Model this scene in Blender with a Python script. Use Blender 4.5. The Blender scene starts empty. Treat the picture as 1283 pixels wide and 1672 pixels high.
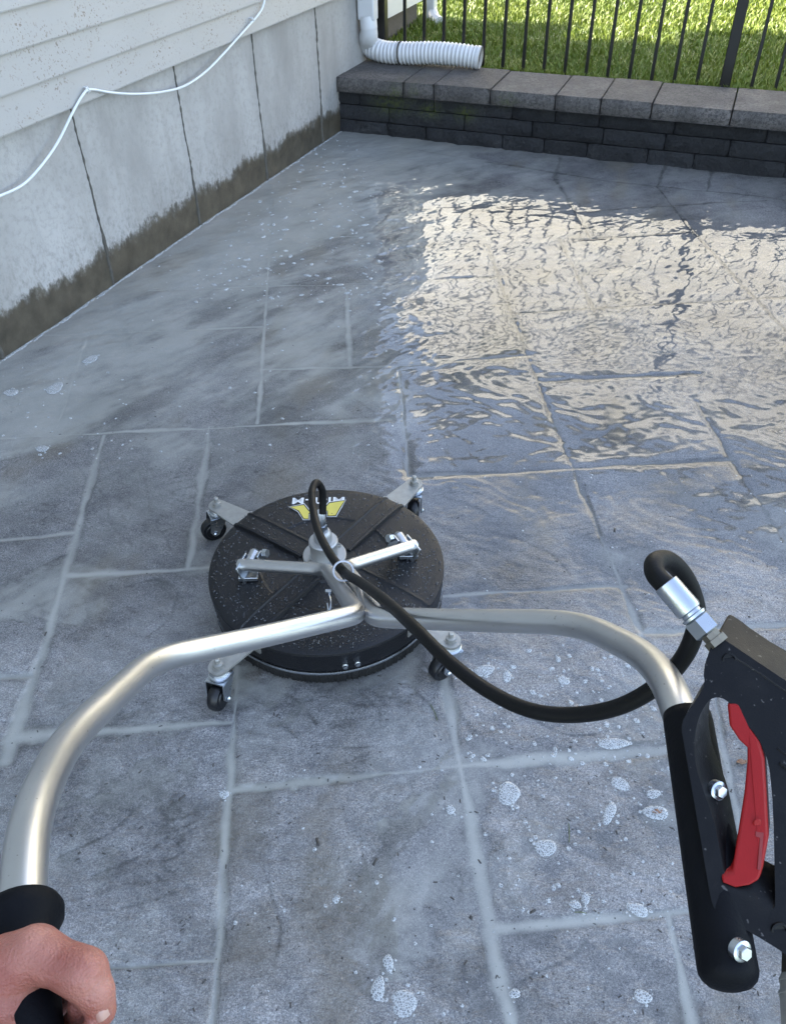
import bpy, bmesh, math, random
import numpy as np
from mathutils import Vector, Matrix
random.seed(7); np.random.seed(7)
R_ = math.radians
scene = bpy.context.scene
COL = scene.collection

# ------------------------------------------------------------------ camera
FPX, PITCH, ROLL, CAMH = 1361.43, R_(40.78), R_(-1.066), 1.42
F = np.array([0, math.cos(PITCH), -math.sin(PITCH)])
_R0 = np.array([1., 0, 0]); _U0 = np.array([0, math.sin(PITCH), math.cos(PITCH)])
RT = math.cos(ROLL)*_R0 + math.sin(ROLL)*_U0
UP = -math.sin(ROLL)*_R0 + math.cos(ROLL)*_U0
C0 = np.array([0, 0, CAMH])
cam = bpy.data.cameras.new('camera'); camo = bpy.data.objects.new('camera', cam); COL.objects.link(camo)
cam.sensor_fit = 'VERTICAL'; cam.sensor_height = 36; cam.lens = 36*FPX/1672
cam.clip_start = 0.02; cam.clip_end = 600
camo.matrix_world = Matrix(((RT[0], UP[0], -F[0], 0), (RT[1], UP[1], -F[1], 0), (RT[2], UP[2], -F[2], CAMH), (0, 0, 0, 1)))
scene.camera = camo

def ray(x, y): return F + (x-641.5)/FPX*RT - (y-836)/FPX*UP
def gp(x, y, z=0.0):
    "survey: where the sight line through a measured photo point meets the level z"
    d = ray(x, y); return C0 + d*(z-CAMH)/d[2]
def at(x, y, dep): return C0 + ray(x, y)*dep

# ------------------------------------------------------------------ world, sun, exposure
SUN_EL, SUN_TRAVEL = 36.0, 107.0
w = bpy.data.worlds.new('World'); scene.world = w; w.use_nodes = True
nt = w.node_tree; nt.nodes.clear()
sky = nt.nodes.new('ShaderNodeTexSky'); sky.sky_type = 'NISHITA'; sky.sun_disc = False
sky.sun_elevation = R_(SUN_EL); sky.sun_rotation = R_(SUN_TRAVEL+180); sky.air_density = 1.0; sky.dust_density = 1.6
bg = nt.nodes.new('ShaderNodeBackground'); bg.inputs['Strength'].default_value = 0.15
wo = nt.nodes.new('ShaderNodeOutputWorld')
hs = nt.nodes.new('ShaderNodeHueSaturation'); hs.inputs['Saturation'].default_value = .80; nt.links.new(sky.outputs[0], hs.inputs['Color']); nt.links.new(hs.outputs[0], bg.inputs[0]); nt.links.new(bg.outputs[0], wo.inputs[0])
sl = bpy.data.lights.new('sun', 'SUN'); sl.energy = 5.0; sl.angle = R_(0.5); sl.color = (1, .93, .82)
so = bpy.data.objects.new('sun', sl); COL.objects.link(so)
_sd = Vector((math.sin(R_(SUN_TRAVEL))*math.cos(R_(SUN_EL)), math.cos(R_(SUN_TRAVEL))*math.cos(R_(SUN_EL)), -math.sin(R_(SUN_EL))))
so.rotation_euler = _sd.to_track_quat('-Z', 'Y').to_euler(); so.location = (-8, 2, 12)
scene.view_settings.view_transform = 'Standard'; scene.view_settings.look = 'None'
scene.view_settings.exposure = 2.52; scene.view_settings.gamma = 1
try:
    scene.cycles.max_bounces = 8; scene.cycles.caustics_reflective = False; scene.cycles.caustics_refractive = False
except Exception: pass

# ------------------------------------------------------------------ helpers
def tag(o, label=None, cat=None, group=None, kind=None):
    if label: o['label'] = label
    if cat: o['category'] = cat
    if group: o['group'] = group
    if kind: o['kind'] = kind
    return o
ORG = {}
def thing(name, loc, label, cat, group=None):
    o = bpy.data.objects.new(name, None); COL.objects.link(o); o.location = loc; o.empty_display_size = .05
    ORG[o.name] = Vector(loc)
    return tag(o, label, cat, group)
def link_mesh(name, me, mat, parent=None, smooth=True, sharp=35):
    o = bpy.data.objects.new(name, me); COL.objects.link(o)
    if mat is not None:
        if isinstance(mat, (list, tuple)):
            for m in mat: me.materials.append(m)
        else: me.materials.append(mat)
    if parent is not None:
        org = ORG[parent.name]; o.parent = parent; ORG[o.name] = org
        me.transform(Matrix.Translation(-org))
    else: ORG[o.name] = Vector((0, 0, 0))
    if smooth:
        for p in me.polygons: p.use_smooth = True
        if sharp: me.set_sharp_from_angle(angle=R_(sharp))
    return o
class MB:
    "collects verts/faces into one mesh"
    def __init__(s): s.v = []; s.f = []; s.mi = []
    def add(s, v, f, mi=0):
        n = len(s.v); s.v += [tuple(map(float, p)) for p in v]; s.f += [tuple(i+n for i in q) for q in f]; s.mi += [mi]*len(f); return s
    def box(s, c, sx, sy, sz, ax=None, mi=0):
        "c centre; ax optional (X,Y,Z) axes"
        X, Y, Z = (np.array(a, float) for a in (ax or ((1, 0, 0), (0, 1, 0), (0, 0, 1)))); c = np.array(c, float)
        v = [c + X*sx/2*i + Y*sy/2*j + Z*sz/2*k for k in (-1, 1) for j in (-1, 1) for i in (-1, 1)]
        return s.add(v, [(0, 2, 3, 1), (4, 5, 7, 6), (0, 1, 5, 4), (2, 6, 7, 3), (0, 4, 6, 2), (1, 3, 7, 5)], mi)
    def tube(s, pts, rad, seg=20, cap=True, mi=0):
        P = np.array(pts, float); n = len(P); r = np.full(n, rad, float) if np.isscalar(rad) else np.array(rad, float)
        T = np.gradient(P, axis=0); T /= np.linalg.norm(T, axis=1)[:, None]
        a = np.array([0, 0, 1.]) if abs(T[0][2]) < .9 else np.array([1., 0, 0])
        u = np.cross(T[0], a); u /= np.linalg.norm(u); V = []
        for i in range(n):
            u = u - T[i]*(u@T[i]); u /= np.linalg.norm(u); b = np.cross(T[i], u)
            for k in range(seg):
                t = 2*math.pi*k/seg; V.append(P[i] + r[i]*(math.cos(t)*u + math.sin(t)*b))
        Fc = [(i*seg+k, i*seg+(k+1) % seg, (i+1)*seg+(k+1) % seg, (i+1)*seg+k) for i in range(n-1) for k in range(seg)]
        if cap: Fc += [tuple(range(seg))[::-1], tuple((n-1)*seg+k for k in range(seg))]
        return s.add(V, Fc, mi)
    def lathe(s, prof, c, axis=(0, 0, 1), seg=48, ref=None, mi=0, cap=True):
        "prof list of (radius, height along axis)"
        A = np.array(axis, float); A /= np.linalg.norm(A); a = np.array(ref if ref is not None else ((1., 0, 0) if abs(A[0]) < .9 else (0, 1., 0)), float)
        u = a - A*(a@A); u /= np.linalg.norm(u); b = np.cross(A, u); c = np.array(c, float); V = []; m = len(prof)
        for r, h in prof:
            for k in range(seg):
                t = 2*math.pi*k/seg; V.append(c + A*h + max(r, 1e-5)*(math.cos(t)*u + math.sin(t)*b))
        Fc = [(i*seg+k, i*seg+(k+1) % seg, (i+1)*seg+(k+1) % seg, (i+1)*seg+k) for i in range(m-1) for k in range(seg)]
        if cap: Fc += [tuple(range(seg))[::-1], tuple((m-1)*seg+k for k in range(seg))]
        return s.add(V, Fc, mi)
    def mesh(s, name):
        me = bpy.data.meshes.new(name); me.from_pydata(s.v, [], s.f)
        if any(s.mi): me.polygons.foreach_set('material_index', s.mi)
        me.update(); return me
    def build(s, name, mat, parent=None, smooth=True, sharp=35, bevel=0, seg=2):
        o = link_mesh(name, s.mesh(name), mat, parent, smooth, sharp)
        if bevel:
            m = o.modifiers.new('bevel', 'BEVEL'); m.width = bevel; m.segments = seg; m.limit_method = 'ANGLE'; m.angle_limit = R_(40)
            m.harden_normals = False
        return o
def catmull(pts, per=10):
    P = np.array(pts, float); P = np.vstack([2*P[0]-P[1], P, 2*P[-1]-P[-2]]); out = []
    for i in range(1, len(P)-2):
        p0, p1, p2, p3 = P[i-1:i+3]
        d = [max(np.linalg.norm((b-a)[:3])**.5, 1e-4) for a, b in ((p0, p1), (p1, p2), (p2, p3))]
        m1 = (p2-p1) + d[1]*((p1-p0)/d[0] - (p2-p0)/(d[0]+d[1])); m2 = (p2-p1) + d[1]*((p3-p2)/d[2] - (p3-p1)/(d[1]+d[2]))
        for k in range(per):
            t = k/per; out.append((2*t**3-3*t*t+1)*p1 + (t**3-2*t*t+t)*m1 + (-2*t**3+3*t*t)*p2 + (t**3-t*t)*m2)
    out.append(P[-2]); return np.array(out)
def fillet(pts, rads, n=8):
    P = [np.array(p, float) for p in pts]; out = [P[0]]
    for i in range(1, len(P)-1):
        a, b, c = P[i-1], P[i], P[i+1]; r = rads[i-1]
        l1 = min(r, np.linalg.norm(a-b)*.49); l2 = min(r, np.linalg.norm(c-b)*.49)
        s = b+(a-b)/np.linalg.norm(a-b)*l1; e = b+(c-b)/np.linalg.norm(c-b)*l2
        for k in range(n+1):
            t = k/n; out.append((1-t)**2*s + 2*t*(1-t)*b + t*t*e)
    out.append(P[-1]); return np.array(out)

# ------------------------------------------------------------------ materials
class NB:
    def __init__(s, name):
        s.m = bpy.data.materials.new(name); s.m.use_nodes = True; s.t = s.m.node_tree; s.t.nodes.clear()
        s.o = s.t.nodes.new('ShaderNodeOutputMaterial'); s.b = s.t.nodes.new('ShaderNodeBsdfPrincipled')
        s.t.links.new(s.b.outputs[0], s.o.inputs[0])
    def n(s, typ, **kw):
        nd = s.t.nodes.new(typ)
        for k, v in kw.items():
            if k.startswith('i_'):
                key = k[2:].replace('_', ' ')
                nd.inputs[int(key) if key.isdigit() else key].default_value = v
            else: setattr(nd, k, v)
        return nd
    def l(s, a, b): s.t.links.new(a, b)
    def set(s, key, v):
        if hasattr(v, 'is_output') or isinstance(v, bpy.types.NodeSocket): s.l(v, s.b.inputs[key])
        else: s.b.inputs[key].default_value = v
    def noise(s, vec, scale, detail=3, rough=.55, **kw):
        nd = s.n('ShaderNodeTexNoise'); nd.inputs['Scale'].default_value = scale; nd.inputs['Detail'].default_value = detail; nd.inputs['Roughness'].default_value = rough
        if vec is not None: s.l(vec, nd.inputs['Vector'])
        return nd.outputs['Fac']
    def ramp(s, fac, stops):
        nd = s.n('ShaderNodeValToRGB'); s.l(fac, nd.inputs[0]); e = nd.color_ramp.elements
        while len(e) < len(stops): e.new(.5)
        for i, (p, c) in enumerate(stops): e[i].position = p; e[i].color = (*c, 1) if not np.isscalar(c) else (c, c, c, 1)
        return nd.outputs[0]
    def mix(s, fac, a, b, typ='MIX'):
        nd = s.n('ShaderNodeMix', data_type='RGBA', blend_type=typ)
        for i, v in ((0, fac), (6, a), (7, b)):
            if isinstance(v, bpy.types.NodeSocket): s.l(v, nd.inputs[i])
            elif np.isscalar(v): nd.inputs[i].default_value = v if i == 0 else (v, v, v, 1)
            else: nd.inputs[i].default_value = (*v, 1)
        return nd.outputs[2]
    def math(s, op, a, b=None, c=None, clamp=False):
        nd = s.n('ShaderNodeMath', operation=op, use_clamp=clamp)
        for i, v in enumerate((a, b, c)):
            if v is None: continue
            if isinstance(v, bpy.types.NodeSocket): s.l(v, nd.inputs[i])
            else: nd.inputs[i].default_value = v
        return nd.outputs[0]
    def bump(s, h, strength=.3, dist=.002, prev=None):
        nd = s.n('ShaderNodeBump'); nd.inputs['Strength'].default_value = strength if np.isscalar(strength) else 1.; nd.inputs['Distance'].default_value = dist
        if isinstance(strength, bpy.types.NodeSocket): s.l(strength, nd.inputs['Strength'])
        s.l(h, nd.inputs['Height'])
        if prev is not None: s.l(prev, nd.inputs['Normal'])
        return nd.outputs[0]
    def mapping(s, vec, scale=(1, 1, 1), rot=(0, 0, 0), loc=(0, 0, 0)):
        nd = s.n('ShaderNodeMapping'); s.l(vec, nd.inputs[0]); nd.inputs['Scale'].default_value = scale; nd.inputs['Rotation'].default_value = rot; nd.inputs['Location'].default_value = loc
        return nd.outputs[0]
    def obj(s): return s.n('ShaderNodeTexCoord').outputs['Object']
def simple(name, col, rough=.5, metal=0, var=.12, scale=40, bump=.1, bscale=300, spec=None, coat=0):
    b = NB(name); v = b.obj(); f = b.noise(v, scale, 4)
    c = b.mix(f, tuple(x*(1-var) for x in col), tuple(min(1, x*(1+var)) for x in col)); b.set('Base Color', c)
    rr = b.math('MULTIPLY_ADD', b.noise(v, scale*1.7, 3), .25*rough, rough*.88); b.set('Roughness', rr); b.set('Metallic', metal)
    if spec is not None: b.set('Specular IOR Level', spec)
    if coat: b.set('Coat Weight', coat); b.set('Coat Roughness', .1)
    if bump: b.set('Normal', b.bump(b.noise(v, bscale, 3), bump, .001))
    return b.m

def m_plastic():
    b = NB('black_moulded_plastic'); v = b.obj()
    sc = b.ramp(b.noise(v, 210, 2), [(.68, 0.), (.73, .8)]); du = b.ramp(b.noise(v, 22, 5, .7), [(.48, 0.), (.8, .35)])
    c = b.mix(du, (.003, .003, .0035), (.02, .019, .018)); c = b.mix(sc, c, (.09, .085, .08)); b.set('Base Color', c)
    b.set('Roughness', b.math('MULTIPLY_ADD', b.noise(v, 40, 5, .7), .35, .25)); b.set('Specular IOR Level', .18); b.set('Normal', b.bump(b.noise(v, 800, 3), .2, .0008)); return b.m
def m_ground():
    b = NB('wet_stamped_concrete'); v = b.obj()
    at_ = b.n('ShaderNodeAttribute', attribute_name='mask'); sep = b.n('ShaderNodeSeparateColor'); b.l(at_.outputs['Color'], sep.inputs[0])
    silt, gloss, tone = sep.outputs[0], sep.outputs[1], sep.outputs[2]; brown = at_.outputs['Alpha']
    n1 = b.noise(v, 26, 6, .65); n2 = b.noise(v, 240, 4, .7); n3 = b.noise(v, 5, 4, .6); n4 = b.noise(v, 620, 2, .6); n5 = b.noise(v, 480, 3, .7)
    base = b.ramp(n1, [(.3, (.272, .265, .254)), (.5, (.325, .315, .302)), (.72, (.375, .364, .348))])
    n7 = b.noise(v, 130, 4, .7); base = b.mix(b.ramp(n7, [(.60, 0.), (.68, .75)]), base, (.085, .085, .095)); base = b.mix(b.ramp(n7, [(.30, .5), (.40, 0.)]), base, (.40, .40, .41))
    base = b.mix(b.ramp(n2, [(.38, 0.), (.62, 1.)]), b.mix(.55, base, (.05, .054, .068), 'MIX'), base)
    base = b.mix(b.ramp(n2, [(.6, 0.), (.72, .5)]), base, (.42, .42, .44))
    base = b.mix(b.math('MULTIPLY', b.ramp(n4, [(.62, 0.), (.66, 1.)]), .8), base, (.015, .016, .02))
    base = b.mix(b.ramp(n5, [(.40, .5), (.55, 0.)]), base, (.07, .072, .085)); base = b.mix(b.ramp(n5, [(.58, 0.), (.72, .6)]), base, (.46, .46, .48))
    wet = b.math('MULTIPLY_ADD', gloss, -.40, 1.0); 
    comb = b.n('ShaderNodeCombineColor'); [b.l(wet, comb.inputs[i]) for i in range(3)]
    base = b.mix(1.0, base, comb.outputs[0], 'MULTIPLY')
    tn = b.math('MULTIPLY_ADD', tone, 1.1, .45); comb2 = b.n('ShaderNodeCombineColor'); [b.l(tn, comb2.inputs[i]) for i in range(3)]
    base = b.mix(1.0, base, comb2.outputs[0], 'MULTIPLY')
    base = b.mix(b.math('MULTIPLY', brown, .55), base, (.14, .115, .075))
    smilk = b.ramp(n3, [(.35, (.325, .328, .298)), (.65, (.39, .388, .352))])
    base = b.mix(silt, base, smilk)
    b.set('Base Color', base)
    # drier, finely pitted where the film is thin
    dry = b.math('SUBTRACT', 1.0, gloss, clamp=True); nosilt = b.math('SUBTRACT', 1.0, silt, clamp=True)
    r = b.math('MULTIPLY_ADD', dry, .34, .022); r = b.math('MULTIPLY', r, b.math('MULTIPLY_ADD', nosilt, .85, .15)); r = b.math('ADD', r, .012)
    b.set('Roughness', r); b.set('IOR', 1.5)
    st = b.math('MULTIPLY', b.math('MULTIPLY_ADD', dry, .85, .008), nosilt)
    nb = b.bump(n2, st, .0022); nb = b.bump(b.noise(v, 90, 4, .6), b.math('MULTIPLY', st, .6), .003, nb)
    sr = b.noise(b.mapping(v, (1, 4.5, 1), (0, 0, .5)), 34, 6, .72); nb = b.bump(sr, b.math('MULTIPLY', st, .8), .006, nb)
    b.set('Normal', nb)
    return b.m
def m_foundation():
    b = NB('cast_concrete'); v = b.obj(); 
    n1 = b.noise(b.mapping(v, (1, 1, .5)), 3.2, 5, .6); n2 = b.noise(v, 45, 6, .7); n3 = b.noise(v, 260, 3, .6); n6 = b.noise(b.mapping(v, (1, 1, .25)), 14, 5, .65)
    c = b.ramp(n1, [(.3, (.26, .25, .235)), (.52, (.355, .345, .33)), (.75, (.43, .42, .405))])
    c = b.mix(b.ramp(n2, [(.36, .55), (.52, 0.)]), c, (.27, .265, .25))
    c = b.mix(b.ramp(n3, [(.69, 0.), (.72, .6)]), c, (.16, .15, .13))
    c = b.mix(b.ramp(n6, [(.55, 0.), (.75, .5)]), c, (.25, .24, .22))
    # wet band with ragged top and splash spots
    sp = b.n('ShaderNodeSeparateXYZ'); b.l(v, sp.inputs[0]); z = sp.outputs[2]
    rg = b.noise(b.mapping(v, (1, 1, .6)), 34, 6, .75); rg2 = b.noise(v, 6, 3, .5)
    lim = b.math('ADD', b.math('MULTIPLY_ADD', rg, .14, .035), b.math('MULTIPLY_ADD', rg2, .13, -.035))
    wetf = b.ramp(b.math('MULTIPLY_ADD', b.math('SUBTRACT', lim, z), 22., .5), [(.05, 0.), (.5, .8), (.95, 1.)])
    spl = b.ramp(b.noise(b.mapping(v, (1, 1, .6)), 75, 3, .6), [(.50, 0.), (.68, 1.)])
    near = b.ramp(b.math('MULTIPLY_ADD', z, -3.6, 1.25), [(0, 0.), (1, 1.)])
    wet = b.math('MAXIMUM', wetf, b.math('MULTIPLY', b.math('MULTIPLY', spl, near), .5), clamp=True)
    wc = b.ramp(b.noise(v, 18, 5), [(.3, (.042, .035, .024)), (.7, (.088, .074, .052))])
    c = b.mix(wet, c, wc)
    b.set('Base Color', c); b.set('Roughness', b.math('MULTIPLY_ADD', wet, -.45, .85))
    nb = b.bump(n2, .35, .004); nb = b.bump(n3, .3, .002, nb); b.set('Normal', nb); return b.m
def m_siding():
    b = NB('vinyl_siding'); v = b.obj()
    u = b.mapping(v, (1, 1, 1), (0, 0, R_(23.3-90)))          # x along the boards
    n = b.noise(b.mapping(v, (1, 1, 1)), 4, 3)
    c = b.mix(n, (.355, .345, .33), (.40, .39, .378))
    fl = b.noise(b.mapping(v, (1, 1, 1.0)), 120, 2, .5); msk = b.noise(v, 9, 3, .6)
    sp = b.ramp(fl, [(.60, 0.), (.64, 1.)])
    c = b.mix(b.math('MULTIPLY', b.math('MULTIPLY', sp, b.ramp(msk, [(.42, 0.), (.6, 1.)])), .8), c, (.17, .135, .10))
    dust = b.ramp(b.noise(b.mapping(v, (1, 1, 2.5)), 22, 5, .7), [(.5, 0.), (.8, .35)]); c = b.mix(dust, c, (.36, .33, .29))
    b.set('Base Color', c); b.set('Roughness', .42)
    b.set('Normal', b.bump(b.noise(b.mapping(v, (1, 1, 22)), 14, 4, .6), .22, .002)); return b.m
def m_block(dark=0):
    b = NB('split_face_block_dark' if dark else 'cap_stone_concrete'); v = b.obj()
    n1 = b.noise(v, 9, 4); n2 = b.noise(v, 75, 6, .78); n3 = b.noise(v, 300, 3, .6)
    if dark: st = [(.3, (.014, .015, .018)), (.55, (.026, .027, .031)), (.78, (.052, .050, .049))]
    else: st = [(.3, (.085, .078, .074)), (.55, (.14, .128, .12)), (.78, (.205, .182, .165))]
    n0 = b.noise(v, 3.3, 3); c = b.ramp(n1, st); c = b.mix(b.ramp(n0, [(.4, .55), (.6, 0.)]), c, tuple(x*.45 for x in st[1][1])); c = b.mix(b.ramp(n2, [(.42, .85), (.54, 0.)]), c, tuple(x*.3 for x in st[1][1])); c = b.mix(b.ramp(n3, [(.62, 0.), (.7, .55)]), c, tuple(min(1, x*2.3) for x in st[1][1]))
    isl = b.n('ShaderNodeNewGeometry').outputs['Random Per Island']; iv = b.math('MULTIPLY_ADD', isl, .75, .62); cc_ = b.n('ShaderNodeCombineColor'); [b.l(iv, cc_.inputs[i]) for i in range(3)]
    c = b.mix(1.0 if dark else .45, c, cc_.outputs[0], 'MULTIPLY')
    at_ = b.n('ShaderNodeAttribute', attribute_name='moss')
    mm = b.math('MULTIPLY', at_.outputs['Fac'], b.ramp(b.noise(v, 60, 5, .7), [(.4, 0.), (.6, 1.)]), clamp=True)
    c = b.mix(mm, c, (.075, .095, .018)); b.set('Base Color', c); b.set('Roughness', .75 if not dark else .55)
    nb = b.bump(b.noise(v, 30, 5, .7), 1.0, .022 if dark else .006); nb = b.bump(n2, .9, .012 if dark else .008, nb); nb = b.bump(n3, .4, .002, nb); b.set('Normal', nb); return b.m
def m_grass(base=False):
    b = NB('lawn_soil' if base else 'grass_blades'); v = b.obj()
    n1 = b.noise(v, 2.2, 4, .6); n2 = b.noise(v, 70, 3)
    if base: c = b.mix(n2, (.06, .09, .014), (.12, .16, .03)); 
    else:
        c = b.ramp(n1, [(.3, (.09, .145, .010)), (.5, (.12, .175, .012)), (.7, (.155, .20, .018))])
        c = b.mix(b.ramp(n2, [(.45, 0.), (.7, .7)]), c, (.21, .22, .045))
    b.set('Base Color', c); b.set('Roughness', .5)
    if not base:
        try: b.set('Subsurface Weight', 0); b.set('Transmission Weight', 0)
        except Exception: pass
    if base: b.set('Normal', b.bump(b.noise(v, 50, 4), .8, .02))
    return b.m
def m_foam():
    b = NB('soap_foam'); v = b.obj()
    ed = b.n('ShaderNodeAttribute', attribute_name='rim').outputs['Fac']
    vo = b.n('ShaderNodeTexVoronoi', feature='F1'); vo.inputs['Scale'].default_value = 290; b.l(v, vo.inputs['Vector'])
    vo2 = b.n('ShaderNodeTexVoronoi', feature='DISTANCE_TO_EDGE'); vo2.inputs['Scale'].default_value = 290; b.l(v, vo2.inputs['Vector'])
    sel = b.noise(v, 120, 3); hole = b.math('MULTIPLY', b.ramp(vo.outputs['Distance'], [(.20, 1.), (.40, 0.)]), b.ramp(sel, [(.40, 0.), (.56, 1.)]))
    net = b.ramp(vo2.outputs['Distance'], [(.02, 1.), (.16, 0.)])
    b.set('Base Color', b.mix(hole, (.56, .58, .58), (.10, .11, .12)))
    body = b.math('MULTIPLY_ADD', net, .42, .42); body = b.math('MULTIPLY', body, b.math('MULTIPLY_ADD', hole, -.75, 1.0))
    rimf = b.ramp(b.math('ADD', ed, b.math('MULTIPLY_ADD', b.noise(v, 170, 3), .35, -.17)), [(.18, 0.), (.5, 1.)])
    b.set('Alpha', b.math('MULTIPLY', body, rimf)); b.set('Roughness', .12); b.set('Normal', b.bump(vo.outputs['Distance'], -.8, .0016)); return b.m
def m_alu():
    b = NB('brushed_aluminium_tube'); v = b.obj(); f = b.noise(v, 30, 4)
    b.set('Base Color', b.mix(b.ramp(b.noise(v, 260, 2), [(.70, 0.), (.74, .6)]), b.mix(f, (.50, .50, .50), (.59, .59, .59)), (.22, .21, .19))); b.set('Metallic', 1.0)
    b.set('Roughness', b.math('MULTIPLY_ADD', b.noise(v, 130, 4, .7), .14, .30)); b.set('Normal', b.bump(b.noise(v, 900, 2), .05, .0005)); return b.m
def m_deck():
    b = NB('black_powder_coat'); b.set('Specular IOR Level', .38); v = b.obj(); n = b.noise(v, 300, 4, .75)
    b.set('Base Color', b.mix(b.noise(v, 14, 4), (.002, .0025, .004), (.007, .0075, .009))); b.set('Roughness', b.math('MULTIPLY_ADD', b.noise(v, 25, 4), .30, .20))
    b.set('Normal', b.bump(n, .6, .0022)); return b.m
def m_skin():
    b = NB('skin'); v = b.obj(); n1 = b.noise(v, 28, 4); n2 = b.noise(v, 450, 3, .6)
    c = b.ramp(n1, [(.3, (.29, .085, .056)), (.5, (.37, .14, .098)), (.7, (.45, .20, .145))]); b.set('Base Color', c); b.set('Roughness', .42)
    b.set('Subsurface Weight', .25); b.set('Subsurface Radius', (1, .3, .15)); b.set('Subsurface Scale', .006)
    vo = b.n('ShaderNodeTexVoronoi'); vo.inputs['Scale'].default_value = 700; b.l(v, vo.inputs['Vector'])
    b.set('Normal', b.bump(vo.outputs['Distance'], .35, .0012, b.bump(b.noise(b.mapping(v, (1.2, .5, 2)), 160, 5, .7), .6, .0022))); return b.m
def m_droplet():
    b = NB('water_drop'); b.set('Base Color', (.035, .038, .042, 1)); b.set('Roughness', .03); b.set('IOR', 1.45); b.set('Specular IOR Level', .8); return b.m
M = dict(ground=m_ground(), foundation=m_foundation(), siding=m_siding(), cap=m_block(), block=m_block(1), grass=m_grass(), soil=m_grass(True), foam=m_foam(), alu=m_alu(), deck=m_deck(), skin=m_skin(), drop=m_droplet(),
    hub=simple('cast_aluminium', (.42, .42, .41), .45, .6, .06), zinc=simple('zinc_plate', (.50, .53, .56), .28, 1.0, .1, 60, .08, 500), galv=simple('stained_steel_plate', (.36, .355, .33), .5, .75, .3, 70, .25, 300),
    rubber=simple('hose_rubber', (.004, .004, .004), .5, 0, .25, 60, .25, 500, .2), plastic=m_plastic(), sleeve=simple('foam_grip', (.003, .0035, .005), .6, 0, .2, 50, .3, 500, .12),
    red=simple('red_plastic', (.25, .006, .006), .48, 0, .15, 30, .15, 500, .22), brass=simple('brass', (.20, .18, .14), .4, 1, .15), tyre=simple('caster_rubber', (.003, .0035, .005), .38, 0, .2),
    white=simple('white_vinyl', (.60, .605, .615), .4, 0, .05, 15, .06, 200), cream=simple('cream_trim', (.62, .57, .50), .5, 0, .05), fence=simple('black_aluminium', (.0025, .0025, .003), .35, 0, .1, 20, .05),
    cable=simple('white_cable_jacket', (.70, .72, .72), .4, 0, .06), seam=simple('seam_grime_bore_shade', (.085, .078, .066), .85, 0, .4, 60, .6, 200), decalw=simple('white_decal', (.75, .75, .74), .45, 0, .05), decaly=simple('yellow_decal', (.62, .52, .10), .45, 0, .08), decalk=simple('black_decal', (.01, .01, .011), .4),
    roof=simple('roof_shingle', (.09, .085, .08), .85, 0, .3, 12, .5, 40), nbwall=simple('neighbour_siding', (.80, .75, .67), .6, 0, .04, 3, 0), nbwall2=simple('neighbour_siding_grey', (.42, .43, .44), .6, 0, .05, 3, 0), glass=simple('window_glass', (.03, .04, .05), .05, 0, .1, 1, 0),
    leaf=simple('dry_leaf', (.30, .17, .10), .6, 0, .3, 80), grit=simple('dark_grit', (.05, .045, .04), .6, 0, .4, 90), bristle=simple('black_bristle', (.003, .003, .003), .7, 0, .3, 200, .6, 600), blade=simple('grass_clipping', (.10, .12, .04), .6))

# ------------------------------------------------------------------ layout directions
AZW = R_(23.3); WU = np.array([math.sin(AZW), math.cos(AZW)]); WN = np.array([-WU[1], WU[0]])      # along the house wall / into the house
P0 = np.array([-.254, 4.863])                                                                 # foot of house wall where the block wall meets it
AZS = R_(111.5); SU = np.array([math.sin(AZS), math.cos(AZS)]); SN = np.array([-SU[1], SU[0]])   # along the block wall / to the lawn
def wl(s, out=0, z=0): p = P0 + WU*s - WN*out; return np.array([p[0], p[1], z])
def st(s, off=0, z=0): p = P0 + SU*s + SN*off; return np.array([p[0], p[1], z])
def on_wall(x, y, out):
    d = ray(x, y); t = (((P0 - WN*out) - C0[:2])@WN)/(d[:2]@WN); return C0 + d*t

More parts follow.
